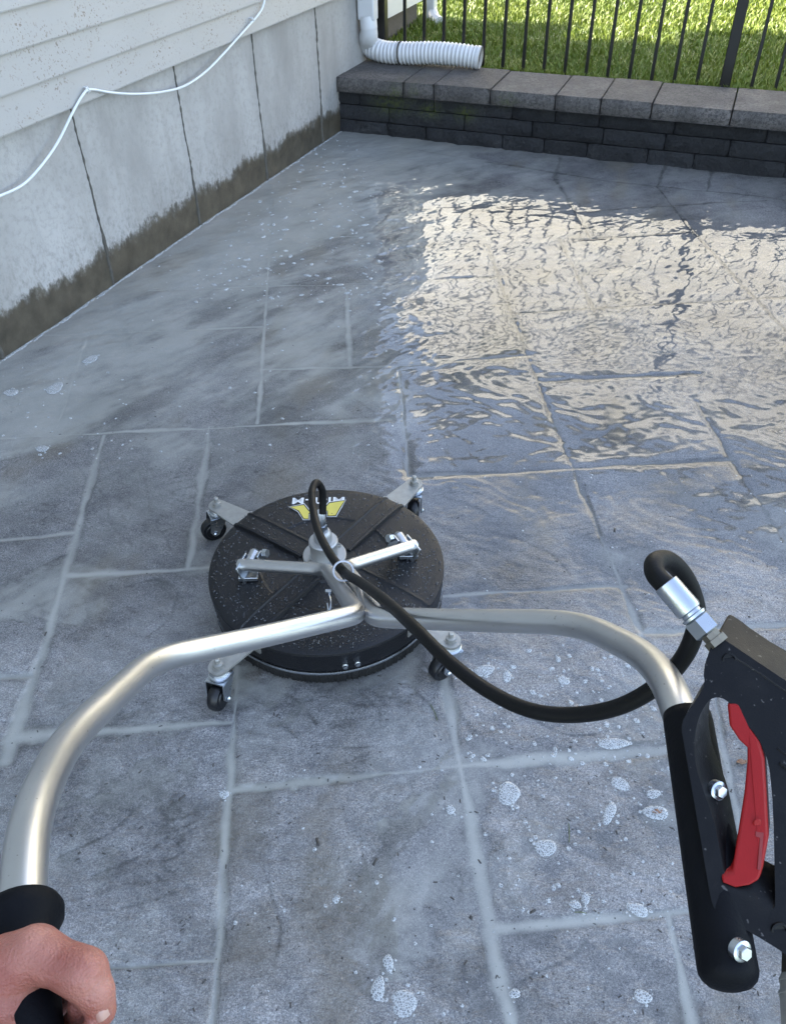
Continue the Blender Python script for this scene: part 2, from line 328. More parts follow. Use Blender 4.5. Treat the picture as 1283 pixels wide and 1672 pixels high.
# ------------------------------------------------------------------ patio: stamped, flooded slabs
def make_patio():
    S = .0036; x0, x1, y0, y1 = -1.75, 2.62, .30, 5.05
    nx, ny = 1215, 1320; x1 = x0+(nx-1)*S; y1 = y0+(ny-1)*S
    X = x0+np.arange(nx)*S; Y = y0+np.arange(ny)*S
    rng = np.random.default_rng(3); sig = lambda t: 1/(1+np.exp(-np.clip(t, -30, 30)))
    kx = np.fft.rfftfreq(nx, S)[None, :]; ky = np.fft.fftfreq(ny, S)[:, None]
    def band(lx, ly, rot=0., p=2.0, seed=0):
        "smooth random field with feature size lx by ly metres"
        r = np.random.default_rng(seed); n = np.fft.rfft2(r.standard_normal((ny, nx)))
        c, s = math.cos(rot), math.sin(rot); a = (kx*c+ky*s)*lx; b = (-kx*s+ky*c)*ly
        q = np.fft.irfft2(n*np.exp(-.5*(a*a+b*b)*p), s=(ny, nx)); q -= q.mean(); return q/q.std()
    def fbm(l, oct=4, seed=0, an=1., rot=0., g=.5):
        o = 0; 
        for k in range(oct): o = o+g**k*band(l/2**k*an, l/2**k, rot, 2., seed*31+k)
        return o/o.std()
    XX, YY = np.meshgrid(X, Y)
    # joints measured in the photograph, carried to the ground
    J = [((170,712),(105,940)), ((105,940),(80,1030)), ((80,1030),(8,1240)), ((147,545),(95,700)), ((343,697),(308,930)), ((445,330),(437,470)), ((437,470),(422,692)), ((565,470),(573,598)),
         ((650,606),(668,777)), ((795,400),(860,580)), ((860,580),(935,765)), ((935,765),(1045,1032)), ((913,390),(968,506)), ((905,290),(963,388)), ((1072,305),(1130,378)), ((1130,378),(1300,560)),
         ((1135,655),(1200,760)), ((1200,760),(1300,910)), ((725,1090),(750,1250)), ((750,1250),(800,1510)), ((800,1510),(840,1700)), ((387,1090),(376,1280)), ((376,1280),(342,1720)), ((1092,1490),(1140,1720)),
         ((915,258),(905,290)), ((1085,272),(1072,305)), ((1162,278),(1154,312)), ((610,235),(1000,297)), ((1000,297),(1330,330)), ((-60,722),(100,712)), ((100,712),(640,685)), ((60,552),(428,535)), ((244,478),(440,469)), ((440,469),(680,462)),
         ((705,458),(818,451)), ((428,605),(655,598)), ((655,598),(868,580)), ((449,392),(600,387)), ((668,778),(935,766)), ((935,766),(1197,750)), ((838,512),(1290,485)), ((885,623),(1135,610)), ((945,392),(1131,379)), ((940,346),(1250,327)),
         ((105,940),(345,927)), ((-60,888),(120,870)), ((20,1202),(376,1178)), ((-60,1112),(52,1104)), ((376,1290),(750,1250)), ((750,1250),(1180,1216)), ((715,972),(1022,955)), ((1045,1033),(1320,1016)), ((800,1516),(1092,1492)), ((1092,1492),(1330,1470)),
         ((120,1582),(348,1568)), ((1235,806),(1330,796)), ((-60,1420),(-10,1410)), ((1060,1130),(1045,1032)), ((1180,1216),(1150,1010)), ((1180,1216),(1235,1470)), ((480,1284),(480,1285))]
    wx = band(.10, .10, 0, 2, 11)*.0013; wy = band(.10, .10, 0, 2, 12)*.0013
    jw = (.0048+.0020*sig((1.25-YY)/.08)+.0015*(XX < 0))*(1+.42*np.clip(band(.25, .25, 0, 2, 13), -1.6, 2.2))
    G = np.full((ny, nx), 9.)
    for a, b in J:
        A, B = gp(*a)[:2], gp(*b)[:2]; m = .07; dj = (B-A)/(np.linalg.norm(B-A)+1e-9)
        if b[0] > 1283 or b[1] > 1672: B = B+dj*1.3                 # joints run on past what the photograph shows
        if a[0] < 0 < b[0]: A = A-dj*1.3
        i0, i1 = np.searchsorted(X, [min(A[0], B[0])-m, max(A[0], B[0])+m]); j0, j1 = np.searchsorted(Y, [min(A[1], B[1])-m, max(A[1], B[1])+m])
        if i1 <= i0 or j1 <= j0: continue
        px = XX[j0:j1, i0:i1]+wx[j0:j1, i0:i1]; py = YY[j0:j1, i0:i1]+wy[j0:j1, i0:i1]; D = B-A; L = D@D+1e-9
        t = np.clip(((px-A[0])*D[0]+(py-A[1])*D[1])/L, 0, 1); d = np.hypot(px-A[0]-t*D[0], py-A[1]-t*D[1])
        G[j0:j1, i0:i1] = np.minimum(G[j0:j1, i0:i1], d)
    groove = np.exp(-(G/jw)**2); shoulder = np.exp(-(G/.032)**2)
    # slate relief: broad swells, cleft ledges, fine grain
    swell = fbm(.34, 3, 1, 1.5, .5)
    L1 = fbm(.24, 4, 2, 2.2, -.55, .36); L2 = fbm(.17, 4, 3, 2.8, .35, .34)
    def terr(q, k, sharp): 
        t = q*k; fl = np.floor(t); fr = t-fl; return (fl+np.clip((fr-.5)*sharp+.5, 0, 1))/k
    ledge = (terr(L1, 1.25, 6.)-L1*.45)*.0019 + (terr(L2, 1.0, 5.)-L2*.4)*.0012
    fine = fbm(.035, 4, 5, 1.6, -.4, .7)
    sig = lambda t: 1/(1+np.exp(-np.clip(t, -30, 30)))
    back = sig((YY-1.45)/.2)
    gy, gx = np.gradient(ledge, S); crev = np.clip(np.hypot(gx, gy)/.085-.45, 0, 1)*np.clip(1.1*band(.13, .13, 0, 2, 71)-.9, 0, 1)*np.clip(.55+.5*band(.012, .012, 0, 2, 74), 0, 1)
    h = swell*(.0015-.0007*back) + ledge*(1.0-.30*back) + fine*(.00062-.00048*back) - groove*.0060 - shoulder*.0010
    def low(q, l):
        return np.fft.irfft2(np.fft.rfft2(q)*np.exp(-.5*((kx*l)**2+(ky*l)**2)*4), s=(ny, nx))
    # long curved clefts read off the photograph
    CR = [[(400,1108),(430,1127),(475,1138),(500,1154),(522,1178)], [(560,1120),(600,1140),(622,1165)], [(668,1100),(680,1130),(702,1150),(716,1174)], [(176,740),(205,760),(236,790),(248,840),(282,898)], [(158,796),(176,836),(188,864),(218,890)],
          [(205,958),(256,945),(290,962),(283,1006),(240,1040)], [(588,1370),(600,1430),(613,1500),(604,1570)], [(1050,828),(1110,845),(1185,872)], [(728,632),(800,662),(862,692)], [(905,748),(960,722),(1010,695),(1070,680)],
          [(95,1395),(150,1372),(205,1338),(230,1310)], [(150,1425),(230,1397),(275,1362)], [(170,1485),(240,1472),(310,1448)], [(850,1600),(930,1560),(960,1530)], [(860,1170),(940,1200),(1010,1190)], [(430,1420),(455,1500),(450,1580)], [(110,640),(200,650),(260,620)], [(840,880),(900,905),(935,940)], [(20,960),(60,930),(110,905)], [(455,1180),(520,1215),(600,1220)]]
    cg = np.full((ny, nx), 9.); cside = np.zeros((ny, nx))
    for pl in CR:
        Q = catmull([gp(*q) for q in pl], 6)[:, :2]
        for A, B in zip(Q[:-1], Q[1:]):
            m = .035; i0, i1 = np.searchsorted(X, [min(A[0], B[0])-m, max(A[0], B[0])+m]); j0, j1 = np.searchsorted(Y, [min(A[1], B[1])-m, max(A[1], B[1])+m])
            if i1 <= i0 or j1 <= j0: continue
            px = XX[j0:j1, i0:i1]+wx[j0:j1, i0:i1]*1.6+wy[j0:j1, i0:i1]; py = YY[j0:j1, i0:i1]+wy[j0:j1, i0:i1]*1.6; D = B-A; t = np.clip(((px-A[0])*D[0]+(py-A[1])*D[1])/(D@D+1e-9), 0, 1)
            d = np.hypot(px-A[0]-t*D[0], py-A[1]-t*D[1]); sd_ = np.sign((px-A[0])*D[1]-(py-A[1])*D[0]); o_ = cg[j0:j1, i0:i1]; q_ = d < o_
            cside[j0:j1, i0:i1] = np.where(q_, sd_, cside[j0:j1, i0:i1]); cg[j0:j1, i0:i1] = np.minimum(o_, d)
    cleft = np.exp(-(cg/.0024)**2)*np.clip(.65+.4*band(.02, .02, 0, 2, 77), .1, 1.2)
    h = h - cleft*.0010 - np.exp(-cg/.012)*(cside > 0)*.0011
    h = h*(1-back)+(low(h, .019)*.98+h*.02)*back             # a continuous film rounds off the grain where it is wet
    # how much water stands where
    dw = -((XX-P0[0])*WN[0]+(YY-P0[1])*WN[1])                # metres out from the house wall
    dsn = -((XX-P0[0])*SN[0]+(YY-P0[1])*SN[1])               # metres in front of the block wall
    big = fbm(.7, 3, 7); sm = fbm(.2, 4, 8, 1.8, .6)
    sig = lambda t: 1/(1+np.exp(-np.clip(t, -30, 30)))
    left = sig((.10-XX+.05*big)/.10); far = sig((YY-3.35-.35*XX+.12*big)/.16)
    lvl = -.0030 + .0012*sm + .0036*np.exp(-(dw/.42)**2) + .0019*left*sig((YY-1.75)/.2) + .0024*far*sig((1.9-XX)/.6) + .0006*big*sig((YY-1.2)/.3)
    lvl = lvl + .0020*left*back + .0010*back + .0016*sig((YY-2.45)/.25) - .0006*(1-back)
    depth = lvl-h; k = .00022+.00040*back
    z = h + k*np.log1p(np.exp(np.clip(depth/k, -40, 40)))      # water surface fills the low parts
    front = sig((1.25-YY)/.1)
    glossy = sig((YY-1.30+.10*sm+.25*(XX<-.1)*0)/.16)
    gloss = np.clip(.25+.75*glossy + .9*sig((depth+.0002)/.0002)*.9, 0, 1)*np.clip(1-.10*fine*(1-glossy), 0, 1)
    # in the glossy zone the film rounds off the fine grain
    ripple = (band(.02, .02, 0, 2, 61)*.000012+band(.045, .03, .3, 2, 62)*.00003)
    z = z + ripple*sig(depth/.0003) - np.exp(-(G/.0045)**2)*.00045*back
    # milky slurry: suspended silt, thicker where deeper, drifting in wisps
    warpn = fbm(.30, 5, 21, 2.2, .9, .6); wisp = fbm(.16, 5, 22, 2.5, .7, .62)
    sd = sig((depth-.0006)/.0006)
    milk = np.clip(.10+.9*sig((wisp*.8+warpn*.6-.35+2.2*np.exp(-(dw/.6)**2)+1.5*far*sig((.7-XX)/.25))/.6), 0, 1)
    cleanr = sig((XX-.12-.05*big)/.08)*sig((YY-1.45)/.12)      # clearer water over the right side
    milk = milk*(1-.72*cleanr*(1-far*sig((.6-XX)/.2)))
    silt = np.clip(sd*milk, 0, 1)*.66
    gm = sig((1.0-G/jw+.12*band(.04, .04, 0, 2, 72)+.03*band(.008, .008, 0, 2, 75))/.28)
    silt = np.maximum(silt, gm*np.clip(.80-.74*cleanr+.08*front, 0, 1)*np.clip(.9+.12*big+.10*sm, .4, 1))
    film = .22*left*sig((YY-1.4)/.3)*sig((wisp-.2)/.4); silt = np.clip(np.maximum(silt, film), 0, 1)
    pool = sig((fbm(.18, 4, 31, 2.0, 1.3)-.75)/.18)*front; silt = np.maximum(silt, pool*.22)
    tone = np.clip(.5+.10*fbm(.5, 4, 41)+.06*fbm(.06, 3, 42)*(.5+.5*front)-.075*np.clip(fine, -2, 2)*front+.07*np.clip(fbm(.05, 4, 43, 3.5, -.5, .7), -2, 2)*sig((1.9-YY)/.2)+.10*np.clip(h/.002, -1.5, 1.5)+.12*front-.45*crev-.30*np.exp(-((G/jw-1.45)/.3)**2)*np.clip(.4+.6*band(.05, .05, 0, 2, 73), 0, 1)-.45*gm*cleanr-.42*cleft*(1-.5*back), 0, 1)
    br = sig((fbm(.28, 4, 51, 2.6, 1.35)-1.35)/.25)*.8
    for (bx, by, rx, ry) in ((555, 1420, .035, .28), (400, 1340, .06, .12), (470, 575, .10, .12), (1100, 800, .06, .05), (660, 640, .03, .06)):
        c = gp(bx, by); br = np.maximum(br, np.exp(-(((XX-c[0]+.02*wisp)/rx)**2+((YY-c[1])/ry)**2))*.75)
    # pack, with a coarse skirt outside the surveyed part
    ox0 = np.array([-2.9, -2.3, -1.95]); ox1 = np.array([2.7, 3.0, 3.6, 4.6, 6.5]); oy0 = np.array([-5., -3, -1.5, -.6, -.1, .15]); oy1 = np.array([5.1, 5.25, 5.5])
    AX = np.concatenate([ox0, X, ox1]); AY = np.concatenate([oy0, Y, oy1])
    ix = np.clip(np.round((AX-x0)/S).astype(int), 0, nx-1); iy = np.clip(np.round((AY-y0)/S).astype(int), 0, ny-1)
    fx = np.where((AX < x0-1e-6) | (AX > x1+1e-3), 0., 1.); fy = np.where((AY < y0-1e-6) | (AY > y1+1e-3), 0., 1.)
    fade = fy[:, None]*fx[None, :]; g = lambda a: a[np.ix_(iy, ix)]
    Z = g(z)*fade; mx, my = len(AX), len(AY)
    co = np.empty((my, mx, 3), np.float32); co[..., 0] = AX[None, :]; co[..., 1] = AY[:, None]; co[..., 2] = Z
    i = np.arange(mx*my, dtype=np.int32).reshape(my, mx)
    quads = np.stack([i[:-1, :-1], i[:-1, 1:], i[1:, 1:], i[1:, :-1]], -1)
    # leave out what lies inside the house or under the block wall
    cx = (AX[:-1]+AX[1:])/2; cy = (AY[:-1]+AY[1:])/2; CX, CY = np.meshgrid(cx, cy)
    keep = ((CX-P0[0])*WN[0]+(CY-P0[1])*WN[1] < .12) & ((CX-P0[0])*SN[0]+(CY-P0[1])*SN[1] < .15)
    quads = quads[keep].reshape(-1, 4)
    me = bpy.data.meshes.new('patio'); me.vertices.add(mx*my); me.vertices.foreach_set('co', co.ravel())
    me.loops.add(quads.size); me.loops.foreach_set('vertex_index', quads.ravel().astype(np.int32)); me.polygons.add(len(quads))
    me.polygons.foreach_set('loop_start', np.arange(0, quads.size, 4, dtype=np.int32)); me.polygons.foreach_set('use_smooth', np.ones(len(quads), bool))
    me.update(calc_edges=True)
    at_ = me.attributes.new('mask', 'FLOAT_COLOR', 'POINT')
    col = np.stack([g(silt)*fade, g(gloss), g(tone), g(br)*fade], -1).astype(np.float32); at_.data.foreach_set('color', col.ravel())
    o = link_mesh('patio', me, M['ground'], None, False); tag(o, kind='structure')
    def zat(x, y):
        a = int(round((x-x0)/S)); b_ = int(round((y-y0)/S))
        return float(z[b_, a]) if 0 <= a < nx and 0 <= b_ < ny else 0.
    return zat
zat = make_patio()

# ------------------------------------------------------------------ ground sheets
def sheet(name, pts, z, mat): 
    me = bpy.data.meshes.new(name); me.from_pydata([(p[0], p[1], z) for p in pts], [], [tuple(range(len(pts)))]); me.update()
    if me.polygons[0].normal.z < 0: me.flip_normals()
    return tag(link_mesh(name, me, mat, None, False), kind='structure')
sheet('ground', [(-300, -300), (300, -300), (300, 300), (-300, 300)], -.06, M['soil'])
LZ = .262
lp = [st(-6, .385), st(14, .385), st(14, .385)+np.array([200, 0, 0]), np.array([200, 260, 0]), np.array([-200, 260, 0]), st(-6, .385)+np.array([-150, 60, 0])]
sheet('lawn', [(p[0], p[1]) for p in lp], LZ, M['soil'])
def make_grass():
    N = 130000; rng = np.random.default_rng(5)
    s = rng.uniform(-.4, 5.0, N); q = .40+4.2*rng.random(N)**1.5
    bx = P0[0]+SU[0]*s+SN[0]*q; by = P0[1]+SU[1]*s+SN[1]*q
    hgt = rng.uniform(.020, .044, N)*(1+.35*np.sin(bx*7+np.sin(by*9))*np.cos(by*6)); ang = rng.uniform(0, 2*np.pi, N); ln = rng.uniform(.15, 1.0, N)*hgt
    wd = rng.uniform(.0016, .0034, N)*(1+q*.22); la = rng.uniform(0, 2*np.pi, N)
    dx, dy = np.cos(ang)*wd, np.sin(ang)*wd; lx, ly = np.cos(la)*ln, np.sin(la)*ln
    V = np.zeros((N, 5, 3), np.float32)
    V[:, 0] = np.stack([bx-dx, by-dy, np.full(N, LZ-.002)], -1); V[:, 1] = np.stack([bx+dx, by+dy, np.full(N, LZ-.002)], -1)
    V[:, 2] = np.stack([bx+lx*.35+dx*.8, by+ly*.35+dy*.8, LZ+hgt*.6], -1); V[:, 3] = np.stack([bx+lx*.35-dx*.8, by+ly*.35-dy*.8, LZ+hgt*.6], -1)
    V[:, 4] = np.stack([bx+lx, by+ly, LZ+hgt*.95], -1)
    me = bpy.data.meshes.new('grass'); me.vertices.add(N*5); me.vertices.foreach_set('co', V.ravel())
    b = (np.arange(N)*5)[:, None]; q4 = b+np.array([0, 1, 2, 3]); t3 = b+np.array([3, 2, 4]); lo = np.concatenate([q4, t3], 1).ravel().astype(np.int32)
    me.loops.add(len(lo)); me.loops.foreach_set('vertex_index', lo); me.polygons.add(2*N)
    stt = np.empty(2*N, np.int32); stt[0::2] = np.arange(N)*7; stt[1::2] = np.arange(N)*7+4; me.polygons.foreach_set('loop_start', stt); me.update(calc_edges=True)
    o = link_mesh('grass', me, M['grass'], None, False); tag(o, 'sunlit green lawn grass growing behind the black fence', 'grass', kind='stuff')
make_grass()

# ------------------------------------------------------------------ our house
H = thing('house', tuple(wl(.55, 0, 0)), 'house corner with pale lap siding above a wet stained concrete foundation', 'house')
def make_house():
    ax = ((*WU, 0), (*WN, 0), (0, 0, 1)); s0, s1 = -8.0, .55
    m = MB(); 
    # foundation as a finely divided face so that the seams and edges stay crisp
    m.box(wl((s0+s1)/2, -3.0, .32), s1-s0, 6.0, .74, ax); m.build('foundation', M['foundation'], H, False)
    # vertical form seams, each an irregular low fin
    for k, s in enumerate((-2.62, -2.02, -1.413, -.817, -.207, .39)):
        mm = MB(); zz = np.linspace(.0, .655, 46); r = np.random.default_rng(k+4)
        dx = np.cumsum(r.normal(0, .0011, 46)); dx -= np.linspace(0, dx[-1], 46); rad = np.clip(.0042+r.normal(0, .0014, 46)+.0028*(zz < .2), .0022, .009)
        mm.tube([wl(s+dx[i]+.0, .0, zz[i]) for i in range(46)], rad, 7); mm.build('form_seam', M['seam'], H)
    # lap siding
    m = MB(); z0, ex, top = .645, .102, 6.1; prof = []
    n = int((top-z0)/ex)
    for i in range(n):
        z = z0+i*ex; prof += [(.016, z), (.030, z), (.0305, z+.004), (.0185, z+ex-.0005)]
    prof += [(.012, z0+n*ex)]
    A = [wl(s0, o_, z) for o_, z in prof]; B = [wl(s1-.005, o_, z) for o_, z in prof]; k = len(prof)
    m.add(A+B, [(i, i+k, i+k+1, i+1) for i in range(k-1)]); m.build('siding', M['siding'], H, False)
    m = MB(); m.box(wl((s0+s1)/2, -3.0, 3.4), s1-s0-.02, 5.97, 5.42, ax); m.build('upper_wall', M['nbwall2'], H, False)
    m = MB(); m.box(wl(s1-.02, .012, 3.37), .075, .075, 5.42, ax); m.build('corner_board', M['cream'], H, bevel=.003)
    # roof
    m = MB(); e = .35; zz = 6.05; rr = 8.2
    a0, a1 = wl(s0-e, e, zz), wl(s1+e, e, zz); b0, b1 = wl(s0-e, -3, rr), wl(s1+e, -3, rr); c0, c1 = wl(s0-e, -6-e, zz), wl(s1+e, -6-e, zz); t = np.array([0, 0, .16])
    V = [a0, a1, b0, b1, c0, c1, a0+t, a1+t, b0+t, b1+t, c0+t, c1+t]
    m.add(V, [(0, 1, 3, 2), (2, 3, 5, 4), (6, 8, 9, 7), (8, 10, 11, 9), (0, 6, 7, 1), (4, 5, 11, 10), (0, 2, 8, 6), (2, 4, 10, 8), (1, 7, 9, 3), (3, 9, 11, 5)]); m.build('roof', M['roof'], H, False)
make_house()

def make_annex():  # far annex of the house, cut low so its shadow spares the lawn
    a, b = np.array([.012, 5.644]), np.array([.262, 6.25]); u = (b-a)/np.linalg.norm(b-a); n = np.array([-u[1], u[0]]); zb = .40
    t = thing('side_annex', (a[0], a[1], LZ), 'white sided house porch showing past the house corner behind the fence', 'annex')
    m = MB(); L = .72; c = a+u*(L/2-.02)+n*.55; ax = ((*u, 0), (*n, 0), (0, 0, 1))
    for i in range(5): m.box((c[0]-n[0]*.006*0, c[1], zb+.05+.1*i), L, 1.1-.006*(i % 2)-.01, .0985, ax)
    m.build('annex_siding', M['white'], t, False)
    m = MB(); m.box((c[0], c[1], (zb+LZ)/2-.02), L-.08, 1.0, zb-LZ+.04, ax); m.build('annex_base', M['seam'], t, False)
    m = MB(); m.box((c[0], c[1], zb+.53), L+.08, 1.18, .04, ax); m.build('annex_top', M['cream'], t, bevel=.004)
    e = a+u*(L+.03)-n*.02
    t2 = thing('downspout', (e[0], e[1], LZ), 'thin white downspout at the far end of the low porch', 'downspout')
    m = MB(); m.box((e[0], e[1], .62), .07, .055, .70, ax); m.build('pipe', M['white'], t2, bevel=.006)
    m = MB(); m.tube([(e[0], e[1], .33), (e[0]+.02, e[1]-.05, .29), (e[0]+.05, e[1]-.12, .28)], .034, 10); m.build('elbow', M['white'], t2)
make_annex()

# ------------------------------------------------------------------ downspout with corrugated outlet
def make_downspout():
    s = .30; c = wl(s, .055); t = thing('downspout', (c[0], c[1], .29), 'white downspout at the house corner ending in a ribbed flexible outlet on the block wall', 'downspout')
    ax = ((*WU, 0), (*WN, 0), (0, 0, 1))
    X = -WN; sx = np.array([*SU, 0]); 
    top = wl(s, .06, 6.0); 
    ax2 = ((*SU, 0), (*SN, 0), (0, 0, 1))
    m = MB(); m.box((c[0]+.0, c[1], 3.25), .088, .062, 5.5, ax2)
    m.box((c[0], c[1], .56), .094, .068, .12, ax2); m.build('pipe', M['white'], t, bevel=.008, seg=3)
    # ribbed hose
    path = catmull([np.array([c[0], c[1], .52]), np.array([c[0]+.004, c[1]-.002, .44]), st(.03, .37, .365), st(.115, .352, .340), st(.25, .345, .341), st(.42, .345, .352), st(.56, .345, .352), st(.685, .35, .343)], 46)
    seg_l = np.r_[0, np.cumsum(np.linalg.norm(np.diff(path, axis=0), axis=1))]; n = 420; q = np.linspace(0, seg_l[-1], n)
    P = np.stack([np.interp(q, seg_l, path[:, i]) for i in range(3)], 1)
    start = .19; rad = []
    for d in q:
        if d < .06: r = .046
        elif d < start: r = .046+.006*(d-.06)/(start-.06)+.0015*math.sin(d*70)
        elif d > seg_l[-1]-.022: r = .057
        else:
            ph = ((d-start)/.0215) % 1; r = .049+.0085*(1-abs(2*ph-1))
        rad.append(r)
    m = MB(); m.tube(P[:-1], rad[:-1], 36, cap=False); o = m.build('flexible_outlet', M['white'], t, sharp=60)
    m2 = MB(); m2.tube(P[-6:]-.0, [.052]*6, 32, cap=False); m2.build('outlet_rim', M['cream'], t)
    m3 = MB(); m3.tube([P[-9], P[-8]], .047, 24); m3.build('outlet_bore_shade', M['seam'], t)  # dark disc closing the open mouth, standing for the shade inside the pipe
    k = int(n*.47); m4 = MB(); T = P[k+1]-P[k-1]; T /= np.linalg.norm(T)
    m4.tube([P[k]-T*.0018, P[k]+T*.0018], .0583, 36); m4.build('joint_line', M['seam'], t)
    m5 = MB(); pp = np.array([c[0]-SN[0]*.035-.02*SU[0], c[1]-SN[1]*.035-.02*SU[1], .60]); m5.lathe([(.001, 0), (.0055, .001), (.004, .004), (.0001, .005)], pp, (-SN[0], -SN[1], 0), 12); m5.build('screw', M['fence'], t)
make_downspout()

# ------------------------------------------------------------------ cable along the siding
def make_cable():
    pts = [(-120, 352), (-60, 340), (0, 320), (40, 300), (70, 268), (95, 232), (120, 182), (135, 156), (143, 147), (152, 146), (175, 150), (205, 153), (235, 153), (265, 150), (300, 141), (335, 118), (365, 88), (392, 58), (410, 38), (418, 29), (429, 12), (434, -10), (438, -60)]
    P = catmull([on_wall(x, y, .040) for x, y in pts], 8)
    t = thing('cable', tuple(P[0]), 'white cable drooping in loops between clips along the lower siding edge', 'cable')
    m = MB(); m.tube(P, .0042, 10); m.build('cable_jacket', M['cable'], t)
    for (x, y) in ((144, 147), (413, 33)):
        c = on_wall(x, y, .040); m = MB(); m.tube([c+np.array([*(WN*.02), 0])+(0, 0, .006), c+(0, 0, .009), c-np.array([*(WN*.006), 0]), c-(0, 0, .008), c+np.array([*(WN*.015), 0])-(0, 0, .006)], .0028, 8)
        d = np.array([*WU, 0]); m.tube([c-d*.010+(0, 0, .010), c+d*.004, c+d*.010-(0, 0, .006)], .003, 8); m.build('cable_clip', M['white'], t)
make_cable()

# ------------------------------------------------------------------ block wall
def rough_block(m, s0, s1, o0, o1, z0, z1, amp, seed, mi=0, rnd=.008, ns=None):
    "split-face block: subdivided front, rounded edges, wall coordinates"
    r = np.random.default_rng(seed); L = s1-s0; ns = ns or max(4, int(L/.022)); nz = max(3, int((z1-z0)/.02)); no = max(3, int((o1-o0)/.05))
    def grid(fn, a, b):
        V = [fn(i/a, j/b) for j in range(b+1) for i in range(a+1)]; Fq = [(j*(a+1)+i, j*(a+1)+i+1, (j+1)*(a+1)+i+1, (j+1)*(a+1)+i) for j in range(b) for i in range(a)]; m.add(V, Fq, mi)
    def edge(u): return min(u, 1-u)
    N = r.normal(0, 1, (nz+1, ns+1)); N = (N+np.roll(N, 1, 0)+np.roll(N, 1, 1)+np.roll(N, -1, 1))/2
    e_z = z1-z0
    def front(u, v):
        i, j = int(round(u*ns)), int(round(v*nz)); eu = edge(u)*L; ev = edge(v)*e_z
        inn = rnd*max(0, 1-eu/.012)**2 + rnd*max(0, 1-ev/.012)**2
        am = amp*min(1, eu/.01, ev/.01)
        return st(s0+u*L, o0+inn+N[j, i]*am, z0+v*e_z)
    grid(front, ns, nz)
    def topf(u, v): return st(s0+u*L, o0+rnd+(o1-o0-rnd)*v, z1-.0015*(edge(u)*L < .004)+.0*u)
    grid(topf, ns, no)
    grid(lambda u, v: st(s0, o1+(o0+rnd-o1)*u, z0+v*e_z), 2, 2)
    grid(lambda u, v: st(s1, o0+rnd+(o1-o0-rnd)*u, z0+v*e_z), 2, 2)
    grid(lambda u, v: st(s1+(s0-s1)*u, o1, z0+v*e_z), 2, 2)
def make_wall():
    t = thing('retaining_wall', tuple(st(0, 0, 0)), 'low dark block retaining wall with pale cap stones along the patio end', 'wall')
    # joints measured along the cap front: gaps between stones
    caps = []
    xs = [(551, 190), (656, 150), (706, 165), (800, 170), (903, 175), (978, 180), (1061, 188), (1194, 198)]
    ss = [0.0]
    for px in (657, 707, 799, 905, 979, 1062, 1192):
        d = ray(px, 140+(px-550)*.085); tt = ((P0-C0[:2])@SN-.02)/(d[:2]@SN); X = C0+d*tt; ss.append((X[:2]-P0)@SU)
    while ss[-1] < 8: ss.append(ss[-1]+random.choice((.28, .36, .42)))
    def moss(o, spots):
        me = o.data; a = me.attributes.new('moss', 'FLOAT', 'POINT'); org = ORG[o.name]
        co = np.empty(len(me.vertices)*3, np.float32); me.vertices.foreach_get('co', co); co = co.reshape(-1, 3)+np.array(org)
        sc = (co[:, 0]-P0[0])*SU[0]+(co[:, 1]-P0[1])*SU[1]; f = np.zeros(len(co), np.float32)
        for (s, z, rs, rz, k) in spots: f = np.maximum(f, k*np.exp(-((sc-s)/rs)**2-((co[:, 2]-z)/rz)**2))
        a.data.foreach_set('value', f)
    spots = [(.30, .17, .10, .05, 1.), (.52, .155, .06, .03, 1.3), (.71, .155, .05, .03, 1.3), (.34, .22, .03, .05, .9), (.93, .24, .05, .03, .7), (.44, .25, .02, .03, .8)]
    for i in range(len(ss)-1):
        m = MB(); rough_block(m, ss[i]+.003, ss[i+1]-.003, -.022, .385, .216, .287+.002*((i*7) % 3-1), .0024, 40+i, rnd=.010)
        # underside of the overhang
        m.add([st(ss[i]+.0018, -.02, .216), st(ss[i+1]-.0018, -.02, .216), st(ss[i+1]-.0018, .1, .216), st(ss[i]+.0018, .1, .216)], [(0, 1, 2, 3)])
        o = m.build('cap_stone', M['cap'], t, sharp=50); moss(o, spots)
    zc = [(-.02, .070, .004), (.0735, .146, .008), (.1495, .2145, .013)]
    for ci, (z0, z1, o0) in enumerate(zc):
        m = MB(); s = -.02-.11*ci; k = 0
        while s < 8:
            L = random.choice((.22, .30, .36, .42)); 
            if s+L > 0: rough_block(m, max(s, -.02), s+L-.004, o0, .2, z0, z1, .0048, 100+ci*50+k, rnd=.006)
            s += L; k += 1
        o = m.build('block_course', M['block'], t, sharp=50); moss(o, spots)
    m = MB(); m.box(st(4, .21, .10), 8.1, .3, .2, ((*SU, 0), (*SN, 0), (0, 0, 1))); m.build('core', M['block'], t, False)
make_wall()

